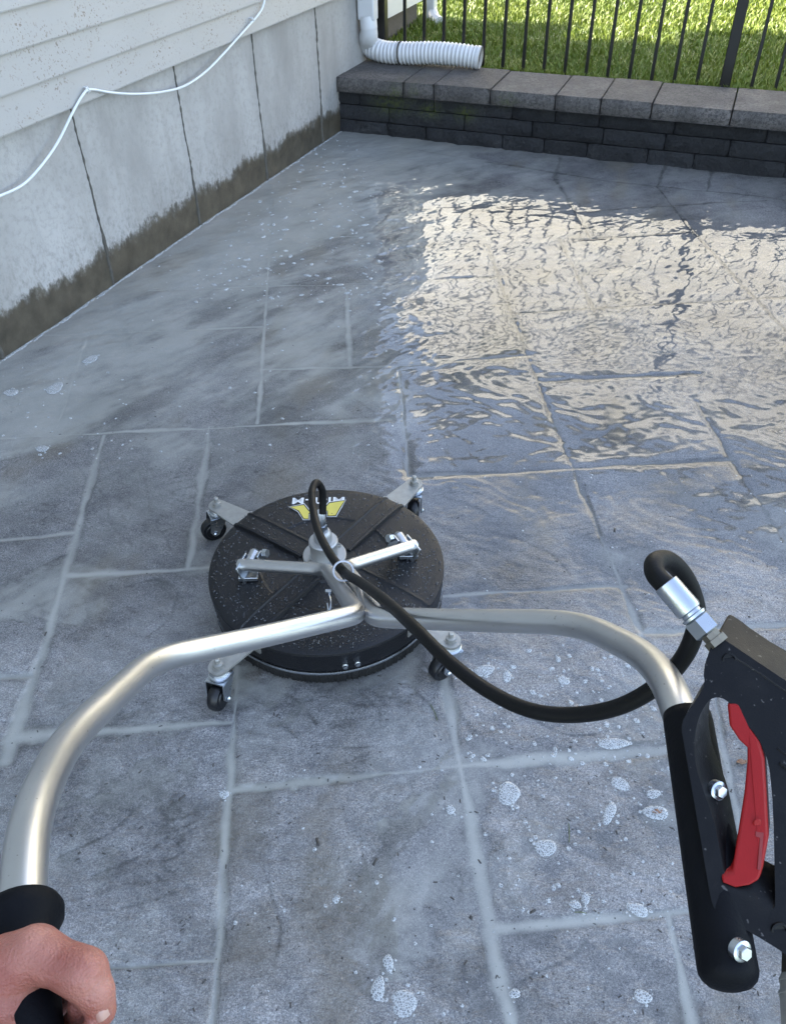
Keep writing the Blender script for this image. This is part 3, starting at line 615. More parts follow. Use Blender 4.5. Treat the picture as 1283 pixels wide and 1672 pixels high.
# ------------------------------------------------------------------ fence
def make_fence():
    t = thing('fence', tuple(st(0, .44, LZ)), 'black metal picket fence standing on the lawn edge behind the block wall', 'fence')
    off = .425; ax = ((*SU, 0), (*SN, 0), (0, 0, 1)); s = .116
    posts = [.095, 1.935, 3.78, 5.62]
    for p in posts:
        m = MB(); m.box(st(p, off, .86), .051 if p > .5 else .051, .051, 1.24, ax); m.box(st(p, off, 1.49), .062, .062, .02, ax); m.build('post', M['fence'], t, bevel=.003)
    for a, b in zip(posts[:-1], posts[1:]):
        for z in (.325-.045, 1.25, 1.43):
            pass
    for z in (1.22, 1.42):
        m = MB(); m.box(st((posts[0]+posts[-1])/2, off, z), posts[-1]-posts[0], .026, .028, ax); m.build('rail', M['fence'], t, bevel=.002)
    k = 0; s = .228
    while s < posts[-1]-.03:
        if min(abs(s-p) for p in posts) > .05:
            m = MB(); m.box(st(s, off, .86), .0165, .0165, 1.22, ax); m.build('picket', M['fence'], t, bevel=.0015)
        s += .1123
        if any(abs(s-p) < .04 for p in posts): s = min(posts, key=lambda p: abs(p-s))+.127
make_fence()

# ------------------------------------------------------------------ neighbours, seen mirrored in the water
def make_neighbour(name, a, ang, L, h0, h1, depth, wall, label, wins=()):
    a = np.array(a, float); u = np.array([math.cos(ang), -math.sin(ang)]); n = np.array([u[1]*-1, u[0]])*1.0
    if n@(-a) > 0: n = -n                                     # n points away from us
    t = thing('neighbour_house', (a[0], a[1], LZ), label, 'house'); zc = LZ
    m = MB(); k = int(max(h0, h1)/.13)
    f = lambda s, q, z: (a[0]+u[0]*s+n[0]*q, a[1]+u[1]*s+n[1]*q, z)
    V = [f(0, 0, zc), f(L, 0, zc), f(L, 0, zc+h1), f(0, 0, zc+h0), f(0, depth, zc), f(L, depth, zc), f(L, depth, zc+h1), f(0, depth, zc+h0)]
    m.add(V, [(0, 1, 2, 3), (5, 4, 7, 6), (4, 0, 3, 7), (1, 5, 6, 2)]); m.build('wall', wall, t, False)
    m = MB()
    for i in range(1, k):                                     # lap shadow lines
        z = zc+i*.16
        if z < zc+min(h0, h1)-.05: m.box(f(L/2, -.008, z), L, .012, .012, ((*u, 0), (*n, 0), (0, 0, 1)))
    m.build('siding_lap', wall, t, False)
    m = MB(); e = .3; zt = .12; r0, r1 = zc+h0, zc+h1
    V = [f(-e*0, -e, r0), f(L+e, -e, r1-.05), f(L+e, depth+e, r1-.05), f(0, depth+e, r0)]; V += [(p[0], p[1], p[2]+zt) for p in V]
    m.add(V, [(3, 2, 1, 0), (4, 5, 6, 7), (0, 1, 5, 4), (1, 2, 6, 5), (2, 3, 7, 6), (3, 0, 4, 7)]); m.build('roof', M['roof'], t, False)
    for (s, z, w_, h_) in wins:
        m = MB(); m.box(f(s, -.03, zc+z), w_+.16, .06, h_+.16, ((*u, 0), (*n, 0), (0, 0, 1))); fr = m.build('window', M['white'], t, False)
        m = MB(); m.box(f(s, -.062, zc+z), w_, .02, h_, ((*u, 0), (*n, 0), (0, 0, 1))); m.build('pane', M['glass'], fr, False)
make_neighbour('neighbour_house', (.50, 11.6), R_(45), 9.5, 5.55, 3.6, 7, M['nbwall'], 'sunlit cream neighbour house mirrored in the wet patio', [(6.6, 1.2, .7, 1.0)])
make_neighbour('neighbour_house', (-6, 17), R_(-12), 7.2, 7.5, 7.5, 6, M['nbwall2'], 'shaded grey neighbour house farther off beyond the lawn', [(4.2, 4.5, 1.0, 1.3)])

# ------------------------------------------------------------------ surface cleaner
CX, CY = -.152, 1.354
SC = thing('surface_cleaner', (CX, CY, 0), 'round black wheeled surface cleaner with silver handlebars standing on the wet patio', 'surface cleaner')
def caster(ang, swivel):
    ca, sa = math.cos(R_(ang)), math.sin(R_(ang)); d = np.array([ca, sa, 0]); n = np.array([-sa, ca, 0]); Z = np.array([0, 0, 1.]); c0 = np.array([CX, CY, 0])
    m = MB(); a = c0+d*.262; b = c0+d*.352; w0, w1 = .030, .021
    # arm plate with rounded end
    outl = [a-n*w0, a+n*w0, b+n*w1]+[b+d*w1*math.sin(q)+n*w1*math.cos(q) for q in np.linspace(.2, math.pi-.2, 8)]+[b-n*w1]
    zt, zb = .1005, .0955; k = len(outl)
    V = [p+Z*zt for p in outl]+[p+Z*zb for p in outl]
    m.add(V, [tuple(range(k)), tuple(range(2*k-1, k-1, -1))]+[(i, i+k, (i+1) % k+k, (i+1) % k) for i in range(k)])
    m.box(a+Z*.088-d*.0, .005, .060, .034, (d, n, Z))
    arm = m.build('caster_arm', M['galv'], SC, sharp=30)
    m = MB(); m.lathe([(.013, 0), (.013, .002), (.0105, .002), (.0105, .010), (.0055, .011), (.0055, .022), (.004, .024)], b+Z*.1005, seg=12); m.build('bolt', M['galv'], arm)
    m = MB(); m.lathe([(.012, .0955), (.020, .093), (.0215, .089), (.020, .084), (.023, .082), (.023, .078), (.012, .077)], b, seg=28); m.build('swivel_race', M['zinc'], arm)
    # fork and wheel, trailing from the swivel
    q = R_(swivel); t = np.array([math.cos(q), math.sin(q), 0]); s = np.array([-t[1], t[0], 0]); ax = b+t*.020+Z*.031
    m = MB(); m.box(b+t*.004+Z*.0745, .042, .040, .004, (t, s, Z))
    for sg in (-1, 1):
        P = [b-t*.018+Z*.0745, b+t*.026+Z*.0745, ax+t*.012+Z*.006, ax+t*.004-Z*.008, ax-t*.008-Z*.006]; P = [p+s*sg*.0185 for p in P]; Q = [p+s*sg*.003 for p in P]
        m.add(P+Q, [(0, 1, 2, 3, 4), (9, 8, 7, 6, 5)]+[(i, i+5, (i+1) % 5+5, (i+1) % 5) for i in range(5)])
        m.lathe([(.0001, .0225), (.005, .0225), (.006, .0245), (.003, .027), (.0001, .027)], ax, s*sg, 10)
    fk = m.build('fork', M['zinc'], arm, sharp=30)
    m = MB(); prof = [(.008, -.0145), (.020, -.0145), (.022, -.012), (.0285, -.0115), (.031, -.008), (.0315, 0), (.031, .008), (.0285, .0115), (.022, .012), (.020, .0145), (.008, .0145)]
    m.lathe(prof, ax, s, 40); m.build('wheel', M['tyre'], arm)
def make_deck():
    c = np.array([CX, CY, 0])
    m = MB(); R0 = .265
    prof = [(R0-.012, .040), (R0-.004, .044), (R0-.002, .060), (R0-.002, .092), (R0, .096), (R0-.001, .101), (R0-.008, .1045), (R0-.022, .1065), (.165, .1102), (.150, .1105), (.147, .1085), (.143, .1080), (.068, .1090), (.064, .1130), (.0001, .1130)]
    m.lathe(prof, c, seg=160, cap=False)
    dk = m.build('deck', M['deck'], SC, sharp=28)
    # four raised ribs running out to the casters, channelled
    for a in (143.5, 53.5, -126.5, -36.5):
        d = np.array([math.cos(R_(a)), math.sin(R_(a)), 0]); n = np.array([-d[1], d[0], 0]); Z = np.array([0, 0, 1.]); mm = MB()
        sec = [(-.030, .1050), (-.027, .1165), (-.021, .1175), (-.018, .1145), (.018, .1145), (.021, .1175), (.027, .1165), (.030, .1050)]
        V = []; rr = [(.052, 0), (.20, .0), (.248, -.004), (.262, -.010)]
        for r, dz in rr: V += [c+d*r+n*o_+Z*(z_+dz) for o_, z_ in sec]
        k = len(sec); Fc = [(i*k+j, i*k+j+1, (i+1)*k+j+1, (i+1)*k+j) for i in range(len(rr)-1) for j in range(k-1)]+[tuple((len(rr)-1)*k+j for j in range(k))]
        mm.add(V, Fc); mm.build('rib', M['deck'], dk, sharp=25)
    mm = MB(); mm.lathe([(.2535, .034), (.2625, .034), (.2635, .0375), (.2625, .0405), (.2535, .0405)], c, seg=140, cap=False); mm.build('clamp_band', M['zinc'], SC)
    for dx in (-.012, .014):
        a = R_(-77)+dx/.265; p = c+np.array([math.cos(a), math.sin(a), 0])*.263+np.array([0, 0, .062]); mm = MB(); mm.lathe([(.0065, 0), (.0065, .004), (.0045, .005), (.0045, .009), (.0001, .0095)], p, (math.cos(a), math.sin(a), 0), 10); mm.build('skirt_bolt', M['zinc'], dk)
    # bristle skirt, ragged at the floor
    m = MB(); n = 720; r = np.random.default_rng(9); V = []; 
    for i in range(n):
        t = 2*math.pi*i/n; cs = np.array([math.cos(t), math.sin(t), 0]); j = r.normal(0, .0012)
        V += [c+cs*.262+np.array([0, 0, .043]), c+cs*(.262+j*.6)+np.array([0, 0, .022]), c+cs*(.259+j)+np.array([0, 0, .004+abs(r.normal(0, .0022))])]
    m.add(V, [(3*i+k, 3*((i+1) % n)+k, 3*((i+1) % n)+k+1, 3*i+k+1) for i in range(n) for k in (0, 1)]); m.build('bristle_skirt', M['bristle'], SC, False)
    # hub
    hc = c+np.array([-.004, .010, .113])
    m = MB(); m.lathe([(.0485, 0), (.049, .008), (.047, .010), (.0312, .011), (.031, .040), (.0325, .042), (.0325, .050), (.030, .053), (.0205, .054), (.0195, .072), (.0165, .079), (.014, .081)], hc, seg=56)
    hb = m.build('hub', M['hub'], SC)
    for k in range(4):
        a = R_(38+90*k); mm = MB(); mm.lathe([(.0052, 0), (.0052, .004), (.003, .004), (.003, .0025), (.0001, .0025)], hc+np.array([math.cos(a)*.0405, math.sin(a)*.0405, .0098]), seg=14); mm.build('cap_screw', M['galv'], hb)
    m = MB(); m.lathe([(.0115, .081), (.0115, .097)], hc, seg=6); m.lathe([(.0085, .097), (.0085, .101), (.0105, .102), (.0105, .134), (.0098, .135)], hc, seg=24); m.build('hose_fitting', M['zinc'], hb)
    # decal: letters and wings, reading from the far side
    fc = bpy.data.curves.new('lettering', 'FONT'); fc.body = 'MI-T-M'; fc.size = .041; fc.extrude = .0003; fc.align_x = 'CENTER'; fc.offset = .0008; fc.space_character = 1.06
    tmp = bpy.data.objects.new('lettering', fc); COL.objects.link(tmp); bpy.context.view_layer.update()
    me = bpy.data.meshes.new_from_object(tmp.evaluated_get(bpy.context.evaluated_depsgraph_get())); bpy.data.objects.remove(tmp)
    me.transform(Matrix.Translation((CX-.030, CY+.226, .1084)) @ Matrix.Rotation(math.pi, 4, 'Z') @ Matrix.Rotation(R_(1.4), 4, 'X') @ Matrix.Diagonal((1.0, .82, 1, 1)))
    link_mesh('lettering', me, M['decalw'], dk, False)
    L1 = [(350, 180), (440, 163), (472, 202), (523, 232), (523, 250), (500, 232), (470, 222), (470, 256), (436, 256), (404, 206)]; L2 = [(594, 152), (694, 138), (664, 186), (636, 236), (584, 238), (583, 206), (560, 215), (557, 232), (520, 232), (530, 205), (572, 175)]
    for nm, mt, grow, zz in (('decal_outline', 'decalw', 6, .1112), ('decal_ground', 'decalk', 1.5, .1116), ('decal_wing', 'decaly', -6.0, .1120)):
        m = MB()
        for Lp in (L1, L2):
            A = np.array(Lp, float); n_ = len(A); O = []
            area = .5*sum(A[i][0]*A[(i+1) % n_][1]-A[(i+1) % n_][0]*A[i][1] for i in range(n_)); sg = 1 if area > 0 else -1
            for i in range(n_):
                e1 = A[i]-A[i-1]; e2 = A[(i+1) % n_]-A[i]; n1 = np.array([e1[1], -e1[0]])/np.linalg.norm(e1); n2 = np.array([e2[1], -e2[0]])/np.linalg.norm(e2)
                b_ = n1+n2; b_ /= max(np.linalg.norm(b_), .5); q = A[i]+sg*b_*grow*.9; O.append(gp(380+q[0]/3.774, 780+q[1]/3.774, zz))
            m.add(O, [tuple(range(n_))])
        m.build(nm, M[mt], dk, False)
    # water beads on the deck
    r = np.random.default_rng(12); m = MB(); hs = [(1, 0), (.8, .35), (.45, .6)]
    for _ in range(3000):
        rr = .05+.207*math.sqrt(r.random()); a = r.uniform(0, 2*math.pi); s_ = .0007+.0020*r.random()**3; z = (.1102-.0037*(rr-.165)/.078) if rr > .165 else (.1106 if rr > .148 else .1086)
        if any(abs((a-R_(q)+math.pi) % (2*math.pi)-math.pi)*rr < .021 for q in (143.5, 53.5, -126.5, -36.5)): z = .1146
        if rr < .066: continue
        p = c+np.array([rr*math.cos(a), rr*math.sin(a), z]); V = [p+np.array([math.cos(q)*s_*k1, math.sin(q)*s_*k1, s_*k2]) for k1, k2 in hs for q in np.arange(6)*math.pi/3]+[p+np.array([0, 0, s_*.72])]
        m.add(V, [(i*6+j, i*6+(j+1) % 6, (i+1)*6+(j+1) % 6, (i+1)*6+j) for i in range(2) for j in range(6)]+[(12+j, 12+(j+1) % 6, 18) for j in range(6)])
    tag(m.build('water_beads', M['drop'], SC, sharp=0), kind='stuff')
make_deck()
for ang, sw in ((142.5, 205), (54.0, 262), (-125.2, 250), (-41.0, 215)): caster(ang, sw)

def make_handle():
    L = [at(*p) for p in ((392, 922, 1.825), (533, 930, 1.735), (556, 962, 1.42), (584, 1003, 1.11), (430, 1039, 1.0), (250, 1077, .875), (105, 1212, .665), (47, 1335, .545), (34, 1490, .475), (44, 1720, .415))]
    Lp = fillet(L, [.03, .05, .024, .05, .045, .055, .05, .05])
    Rr = [at(*p) for p in ((676, 890, 1.875), (562, 926, 1.735), (592, 965, 1.38), (612, 1008, 1.10), (760, 1013, 1.0), (945, 1016, .885), (1058, 1072, .75), (1112, 1150, .64), (1189, 1600, .497))]
    Rp = fillet(Rr, [.03, .05, .026, .05, .055, .045, .06])
    m = MB(); m.tube(Lp, .0137, 28); hb = m.build('handlebar', M['alu'], SC, sharp=50)
    m = MB(); m.tube(Rp, .0137, 28); hb2 = m.build('handlebar', M['alu'], SC, sharp=50)
    # weld where the two bars meet
    m = MB(); a = (at(590, 985, 1.16)+at(592, 990, 1.16))/2; m.tube([at(585, 960, 1.33), at(590, 985, 1.2), at(594, 1000, 1.14)], [.005, .007, .005], 10); m.build('weld', M['hub'], hb)
    # pivots
    for (e, i_, sgn) in ((L[0], L[1], -1), (Rr[0], Rr[1], 1)):
        d = (e-i_)/np.linalg.norm(e-i_); Y = np.array([0, 1., 0]); Y = Y-d*(Y@d); Y /= np.linalg.norm(Y); Z = np.cross(d, Y); 
        if Z[2] < 0: Z = -Z
        m = MB()
        m.box(e-d*.008-Z*.012+Y*.0, .004, .05, .05, (d, Y, Z)); m.box(e-d*.040+Y*.026-Z*.012, .004, .02, .045, (d, Y, Z)); m.box(np.array([e[0]-d[0]*.018, e[1]-.002, .118]), .042, .036, .010)
        pv = m.build('pivot_bracket', M['zinc'], SC, bevel=.001)
        m = MB(); q = e-d*.022+Y*.010; m.tube([q-Y*.004, q+Y*.026+Z*.003], .0115, 18); m.build('pivot_tube', M['alu'], pv)
        m = MB()
        m.lathe([(.0095, 0), (.0095, .009)], q+Y*.024-d*.006+Z*.004, d, 6); m.lathe([(.0095, 0), (.0095, .011)], q+Y*.024-d*.034+Z*.004, d, 6); m.build('pivot_nut', M['zinc'], pv)
    # hose guide ring
    m = MB(); c = at(560, 932, 1.40); ax = (at(590, 950, 1.22)-at(545, 912, 1.50)); ax /= np.linalg.norm(ax); ax = ax*.75+np.array([0, -.62, .75])*.5; ax /= np.linalg.norm(ax)
    m.lathe([(.0150, -.008), (.0178, -.008), (.0178, .008), (.0150, .008), (.0150, -.008)], c, ax, 36, cap=False); m.build('hose_guide', M['alu'], SC, sharp=30)
    # little keeper clip under the neck
    m = MB(); m.tube(catmull([gp(536, 965, .13), gp(540, 985, .13), gp(537, 1000, .125), gp(534, 985, .13)], 6), .0018, 8); m.box(gp(536, 966, .135), .012, .008, .006); m.build('keeper_clip', M['zinc'], SC)
    # left grip
    m = MB(); a, b = L[-2], L[-1]; d = (b-a)/np.linalg.norm(b-a); s = a-d*.004
    rr = [(0, .0155), (.002, .0215), (.006, .0235), (.012, .0230), (.018, .0195), (.03, .0180), (.16, .0180)]
    m.tube([s+d*x for x, _ in rr], [r for _, r in rr], 32); m.build('grip', M['sleeve'], SC, sharp=60)
make_handle()

def make_hose():
    pts = [(527, 838, 1.775), (527, 822, 1.765), (526, 800, 1.745), (517, 788, 1.72), (510, 800, 1.69), (511, 830, 1.64), (519, 865, 1.575), (536, 900, 1.49), (560, 932, 1.40), (590, 952, 1.25), (630, 982, 1.08), (680, 1028, .96), (735, 1082, .90), (800, 1130, .86), (870, 1161, .82), (940, 1167, .79), (1015, 1152, .755), (1080, 1113, .725), (1122, 1062, .705), (1137, 1010, .695), (1128, 965, .685), (1108, 930, .67), (1086, 914, .655), (1068, 920, .64), (1070, 938, .63), (1092, 962, .62)]
    P = catmull([at(*p) for p in pts], 10)
    m = MB(); m.tube(P, .0077, 20); h = m.build('hose', M['rubber'], SC, sharp=60)
    a, b = at(1086, 953, .622), at(1172, 1052, .605); d = (b-a)/np.linalg.norm(b-a); L = np.linalg.norm(b-a)
    m = MB(); pr_ = [(.0083, 0), (.0098, .0005), (.0100, .024), (.0094, .026), (.0078, .027), (.0078, .029), (.0098, .030), (.0094, .032)]
    m.lathe(pr_, a, d, 28); m.build('crimp', M['zinc'], h)
    m = MB(); m.lathe([(.0085, .0318), (.0108, .0335), (.0108, .0450), (.0088, .0465)], a, d, 6); m.build('nut', M['zinc'], h)
    m = MB(); m.lathe([(.007, .0465), (.007, .051), (.009, .0512), (.009, L)], a, d, 8); m.build('fitting', M['brass'], h)
make_hose()

def poly_solid(outer, holes, ext, name, mat, parent, bevel=.0025, d0=lambda y: .60-(y-1060)*.00021, push=0.):
    bm = bmesh.new(); loops = []
    for lp_ in [outer]+list(holes):
        vs = [bm.verts.new(at(x, y, d0(y)+push)) for x, y in lp_]; es = [bm.edges.new((vs[i], vs[(i+1) % len(vs)])) for i in range(len(vs))]; loops.append((vs, es))
    bmesh.ops.triangle_fill(bm, use_beauty=True, use_dissolve=False, edges=[e for _, es in loops for e in es], normal=Vector(-F))
    faces = list(bm.faces); r = bmesh.ops.extrude_face_region(bm, geom=faces); nv = [g for g in r['geom'] if isinstance(g, bmesh.types.BMVert)]
    bmesh.ops.translate(bm, verts=nv, vec=Vector(ext)); 
    bmesh.ops.recalc_face_normals(bm, faces=bm.faces); bmesh.ops.dissolve_limit(bm, angle_limit=R_(4), verts=bm.verts, edges=bm.edges)
    me = bpy.data.meshes.new(name); bm.to_mesh(me); bm.free(); o = link_mesh(name, me, mat, parent, True, 30)
    if bevel:
        md = o.modifiers.new('bevel', 'BEVEL'); md.width = bevel; md.segments = 3; md.limit_method = 'ANGLE'; md.angle_limit = R_(50)
    return o
def rnd_loop(P, per=5, closed=True):
    A = np.array(P, float); n = len(A); out = []
    for i in range(n):
        p0, p1, p2, p3 = A[i-1], A[i], A[(i+1) % n], A[(i+2) % n]
        for k in range(per):
            t = k/per; out.append(tuple(.5*((2*p1)+(-p0+p2)*t+(2*p0-5*p1+4*p2-p3)*t*t+(-p0+3*p1-3*p2+p3)*t**3)))
    return out
def make_gun():
    V3 = lambda r, u, f: Vector(RT*r+UP*u+F*f)
    outer = [(1167, 1041), (1183, 1045), (1205, 1062), (1240, 1086), (1283, 1112), (1330, 1150), (1362, 1230), (1368, 1400), (1352, 1540), (1330, 1580), (1300, 1575), (1278, 1556), (1240, 1532), (1198, 1508), (1172, 1492), (1160, 1470), (1148, 1400), (1130, 1300), (1116, 1220), (1112, 1185), (1122, 1162), (1140, 1136), (1149, 1116), (1148, 1100), (1152, 1078)]
    hole = [(1168, 1139), (1152, 1150), (1138, 1180), (1133, 1220), (1138, 1262), (1152, 1300), (1166, 1345), (1176, 1400), (1184, 1432), (1204, 1456), (1236, 1474), (1258, 1484), (1264, 1474), (1263, 1420), (1262, 1350), (1258, 1280), (1250, 1235), (1232, 1200), (1205, 1168), (1188, 1146)]
    g = poly_solid(rnd_loop(outer, 3), [rnd_loop(hole, 3)], V3(.021, .012, .030), 'trigger_gun', M['plastic'], SC, .0028)
    trig = [(1186, 1150), (1190, 1186), (1206, 1210), (1219, 1222), (1219, 1245), (1214, 1298), (1207, 1345), (1198, 1398), (1194, 1424), (1175, 1430), (1179, 1443), (1200, 1451), (1223, 1447), (1239, 1438), (1245, 1418), (1254, 1369), (1251, 1313), (1247, 1240), (1240, 1215), (1222, 1190), (1204, 1150)]
    tr = poly_solid(trig, [], V3(.010, .004, .020), 'trigger', M['red'], g, .0020, push=-.001)
    slot = [(1233, 1358), (1246, 1360), (1241, 1420), (1236, 1420), (1240, 1368), (1233, 1366)]
    poly_solid(slot, [], V3(0, 0, .0012), 'slot', simple('red_plastic_slot_shade', (.20, .015, .012), .5), tr, 0, push=-.0018)  # raised strip in darker red, the slot's inner shade put into the colour
    m = MB(); c = at(1235, 1343, .60-(1343-1060)*.00021-.0015); m.lathe([(.0022, 0), (.0028, .0006), (.0022, .0012)], c, -F, 14); m.build('pin', M['red'], tr)
    # moulding line and bosses on the body
    m = MB(); m.tube([at(x, y, .60-(y-1060)*.00021-.0003) for x, y in ((1200, 1075), (1240, 1100), (1290, 1135), (1330, 1180))], .0009, 6); m.build('mould_line', M['plastic'], g)
    for (x0_, y0_, x1_, y1_) in ((1262, 1175, 1283, 1192), (1264, 1198, 1290, 1218), (1268, 1222, 1296, 1243), (1272, 1246, 1300, 1267)):
        mm = MB(); mm.tube([at(x0_, y0_, .60-(y0_-1060)*.00021-.0002), at(x1_, y1_, .60-(y1_-1060)*.00021-.0002)], .0013, 8); mm.build('grip_rib', M['plastic'], g)
    for (x_, y_) in ((1190, 1078), (1272, 1520)):
        mm = MB(); mm.lathe([(.0052, -.001), (.0052, .0006), (.0040, .0008), (.0036, -.0004), (.0001, -.0004)], at(x_, y_, .60-(y_-1060)*.00021), -F, 18); mm.build('screw_boss', M['plastic'], g)
    # sleeve that clamps the gun on the handlebar
    a, b = at(1121, 1168, .625), at(1187, 1582, .502); m = MB(); n = 24
    dl = (b-a)/np.linalg.norm(b-a); P = [a+(b-a)*i/n for i in range(n+1)]+[b+dl*x for x in (.003, .006, .009, .0108, .0115)]; r = [.0178]*(n+1)+[.0174, .0160, .0128, .0080, .001]; r[0] = .0172
    m.tube(P, r, 36); sl_ = m.build('clamp_sleeve', M['sleeve'], SC, sharp=0)
    for (x, y, dd) in ((1172, 1291, .557), (1210, 1553, .489)):
        c = at(x, y, dd); nrm = -F+RT*.35; nrm /= np.linalg.norm(nrm); m = MB(); m.lathe([(.0064, -.004), (.0064, .0008), (.0056, .0012)], c, nrm, 24); m.lathe([(.0045, .001), (.0045, .0035), (.0038, .0044)], c, nrm, 6, ref=UP); m.build('clamp_bolt', M['zinc'], g)
    # brass inlet below the hand grip
    m = MB(); A = at(1302, 1548, .505); B = at(1300, 1640, .485); m.tube([A, A+(B-A)*.55], .0090, 8); m.build('inlet_fitting', M['brass'], g)
    m = MB(); m.tube([A+(B-A)*.55, A+(B-A)*1.0], .0092, 20)
    for k in (.62, .85): 
        q = A+(B-A)*k; m.tube([q, q+(B-A)*.06], .0100, 24)
    m.tube([A+(B-A)*1.0, A+(B-A)*1.7, A+(B-A)*3+np.array([.05, 0, 0])], .0090, 20); m.build('inlet_hose', M['galv'], g)
make_gun()

# ------------------------------------------------------------------ person: the left hand on the grip
def make_hand():
    hm = MB()
    def cap(p0, p1, r0, r1, k=10):
        "tapered capsule with round ends"
        L = np.linalg.norm(p1-p0); d = (p1-p0)/L
        pr_ = [(max(r0*math.sin(q), 1e-4), -r0*math.cos(q)) for q in np.linspace(.02, math.pi/2, 7)]+[(max(r1*math.cos(q), 1e-4), L+r1*math.sin(q)) for q in np.linspace(0, math.pi/2-.02, 7)]
        hm.lathe(pr_, p0, d, 18)
    def chain(pts): 
        for (a, b) in zip(pts[:-1], pts[1:]): cap(at(*a[:3]), at(*b[:3]), a[3], b[3])
    # thumb: root - knuckle - joint - tip, bent over the grip
    chain([(-45, 1660, .425, .021), (15, 1585, .432, .0185), (58, 1558, .432, .0148), (100, 1574, .428, .0120), (136, 1590, .425, .0132), (156, 1622, .424, .0102), (165, 1650, .425, .0080)])
    # palm and heel of the hand
    chain([(-50, 1660, .430, .026), (-20, 1740, .415, .030), (-70, 1850, .38, .030)]); chain([(15, 1590, .436, .018), (-10, 1680, .425, .026)])
    # fingers curl round the far side of the grip, tips come back at the right below the thumb
    ga, gb = at(34, 1490, .475), at(44, 1720, .415); gd = (gb-ga)/np.linalg.norm(gb-ga)
    vw = ga-C0; vw /= np.linalg.norm(vw); rx = np.cross(gd, vw); rx /= np.linalg.norm(rx); 
    if rx@RT < 0: rx = -rx
    fw = np.cross(rx, gd); 
    if fw@F < 0: fw = -fw
    for k, (ln, rad) in enumerate(((.0, .0098), (.004, .0102), (.0, .0098), (-.006, .0086))):
        c = ga+gd*(.040+.0205*k); R1 = .0285
        pts = []
        for j, an in enumerate((200, 165, 125, 85, 45, 10, -25+ln*2000)):
            q = R_(an); pts.append((c+rx*math.cos(q)*R1*(1.15 if j < 2 else 1)+fw*math.sin(q)*R1+gd*.001*j, rad*(1.12 if j < 2 else 1.0-.04*j)))
        for (p, r0), (q, r1) in zip(pts[:-1], pts[1:]): cap(p, q, r0, r1, 6)
        cap(pts[0][0], at(-40, 1680+20*k, .42), rad*1.15, .018, 6)
    # wrist and forearm running back to the operator
    chain([(-70, 1850, .38, .029), (-150, 2150, .31, .030), (-260, 2900, .20, .036)])
    me = hm.mesh('person')
    o = link_mesh('person', me, M['skin'], None, True, 0); tag(o, 'bare left hand with bent thumb gripping the black handle end of the cleaner', 'person')
    md = o.modifiers.new('remesh', 'REMESH'); md.mode = 'VOXEL'; md.voxel_size = .0013; md.use_smooth_shade = True
    md = o.modifiers.new('smooth', 'SMOOTH'); md.factor = .6; md.iterations = 5
    # thumb nail
    m = MB(); c = at(163, 1643, .4157); 
    nx, ny = 7, 7; V = []; u = (at(163, 1660, .42)-at(150, 1615, .42)); u /= np.linalg.norm(u); s_ = RT*.9-F*.1; s_ = s_-u*(s_@u); s_ /= np.linalg.norm(s_); nn = -np.cross(u, s_); nn = nn if nn@F < 0 else -nn
    base = at(168, 1636, .4255)
    for j in range(ny):
        for i in range(nx):
            a = (i/(nx-1)-.5)*2; b_ = (j/(ny-1)-.5)*2; V.append(base+s_*(.0062*math.sin(a*.8)+.001)+u*b_*.0055*math.sqrt(1-.35*a*a)+nn*(.0094*math.cos(a*.9)-.0008*b_*b_))
    m.add(V, [(j*nx+i, j*nx+i+1, (j+1)*nx+i+1, (j+1)*nx+i) for j in range(ny-1) for i in range(nx-1)]); m.build('thumbnail', simple('nail', (.45, .26, .20), .3), o)
make_hand()

# ------------------------------------------------------------------ foam, leaves, grit
RIM = {}
def foam_mesh(m, c, rx, ry, rot, seed, h=.0022, n=22):
    r = np.random.default_rng(seed); ph = r.uniform(0, 6.28, 4); V = [(c[0], c[1], c[2]+h)]
    for k, (q, hz) in enumerate(((.35, .95), (.7, .8), (.92, .5), (1.0, -.25))):
        for i in range(n):
            t = 2*math.pi*i/n; w_ = 1+.10*math.sin(2*t+ph[0])+.06*math.sin(3*t+ph[1])+.02*math.sin(5*t+ph[2]); x = rx*q*w_*math.cos(t); y = ry*q*w_*math.sin(t)
            V.append((c[0]+x*math.cos(rot)-y*math.sin(rot), c[1]+x*math.sin(rot)+y*math.cos(rot), c[2]+h*hz))
    Fc = [(0, 1+i, 1+(i+1) % n) for i in range(n)]+[(1+k*n+i, 1+(k+1)*n+i, 1+(k+1)*n+(i+1) % n, 1+k*n+(i+1) % n) for k in range(3) for i in range(n)]
    RIM.setdefault(id(m), []).extend([1.]+[1.]*n+[.8]*n+[.45]*n+[.0]*n if n > 9 else [1.]*(1+4*n)); m.add(V, Fc)
def foam_rim(o, m):
    a = o.data.attributes.new('rim', 'FLOAT', 'POINT'); a.data.foreach_set('value', np.array(RIM.pop(id(m)), np.float32))
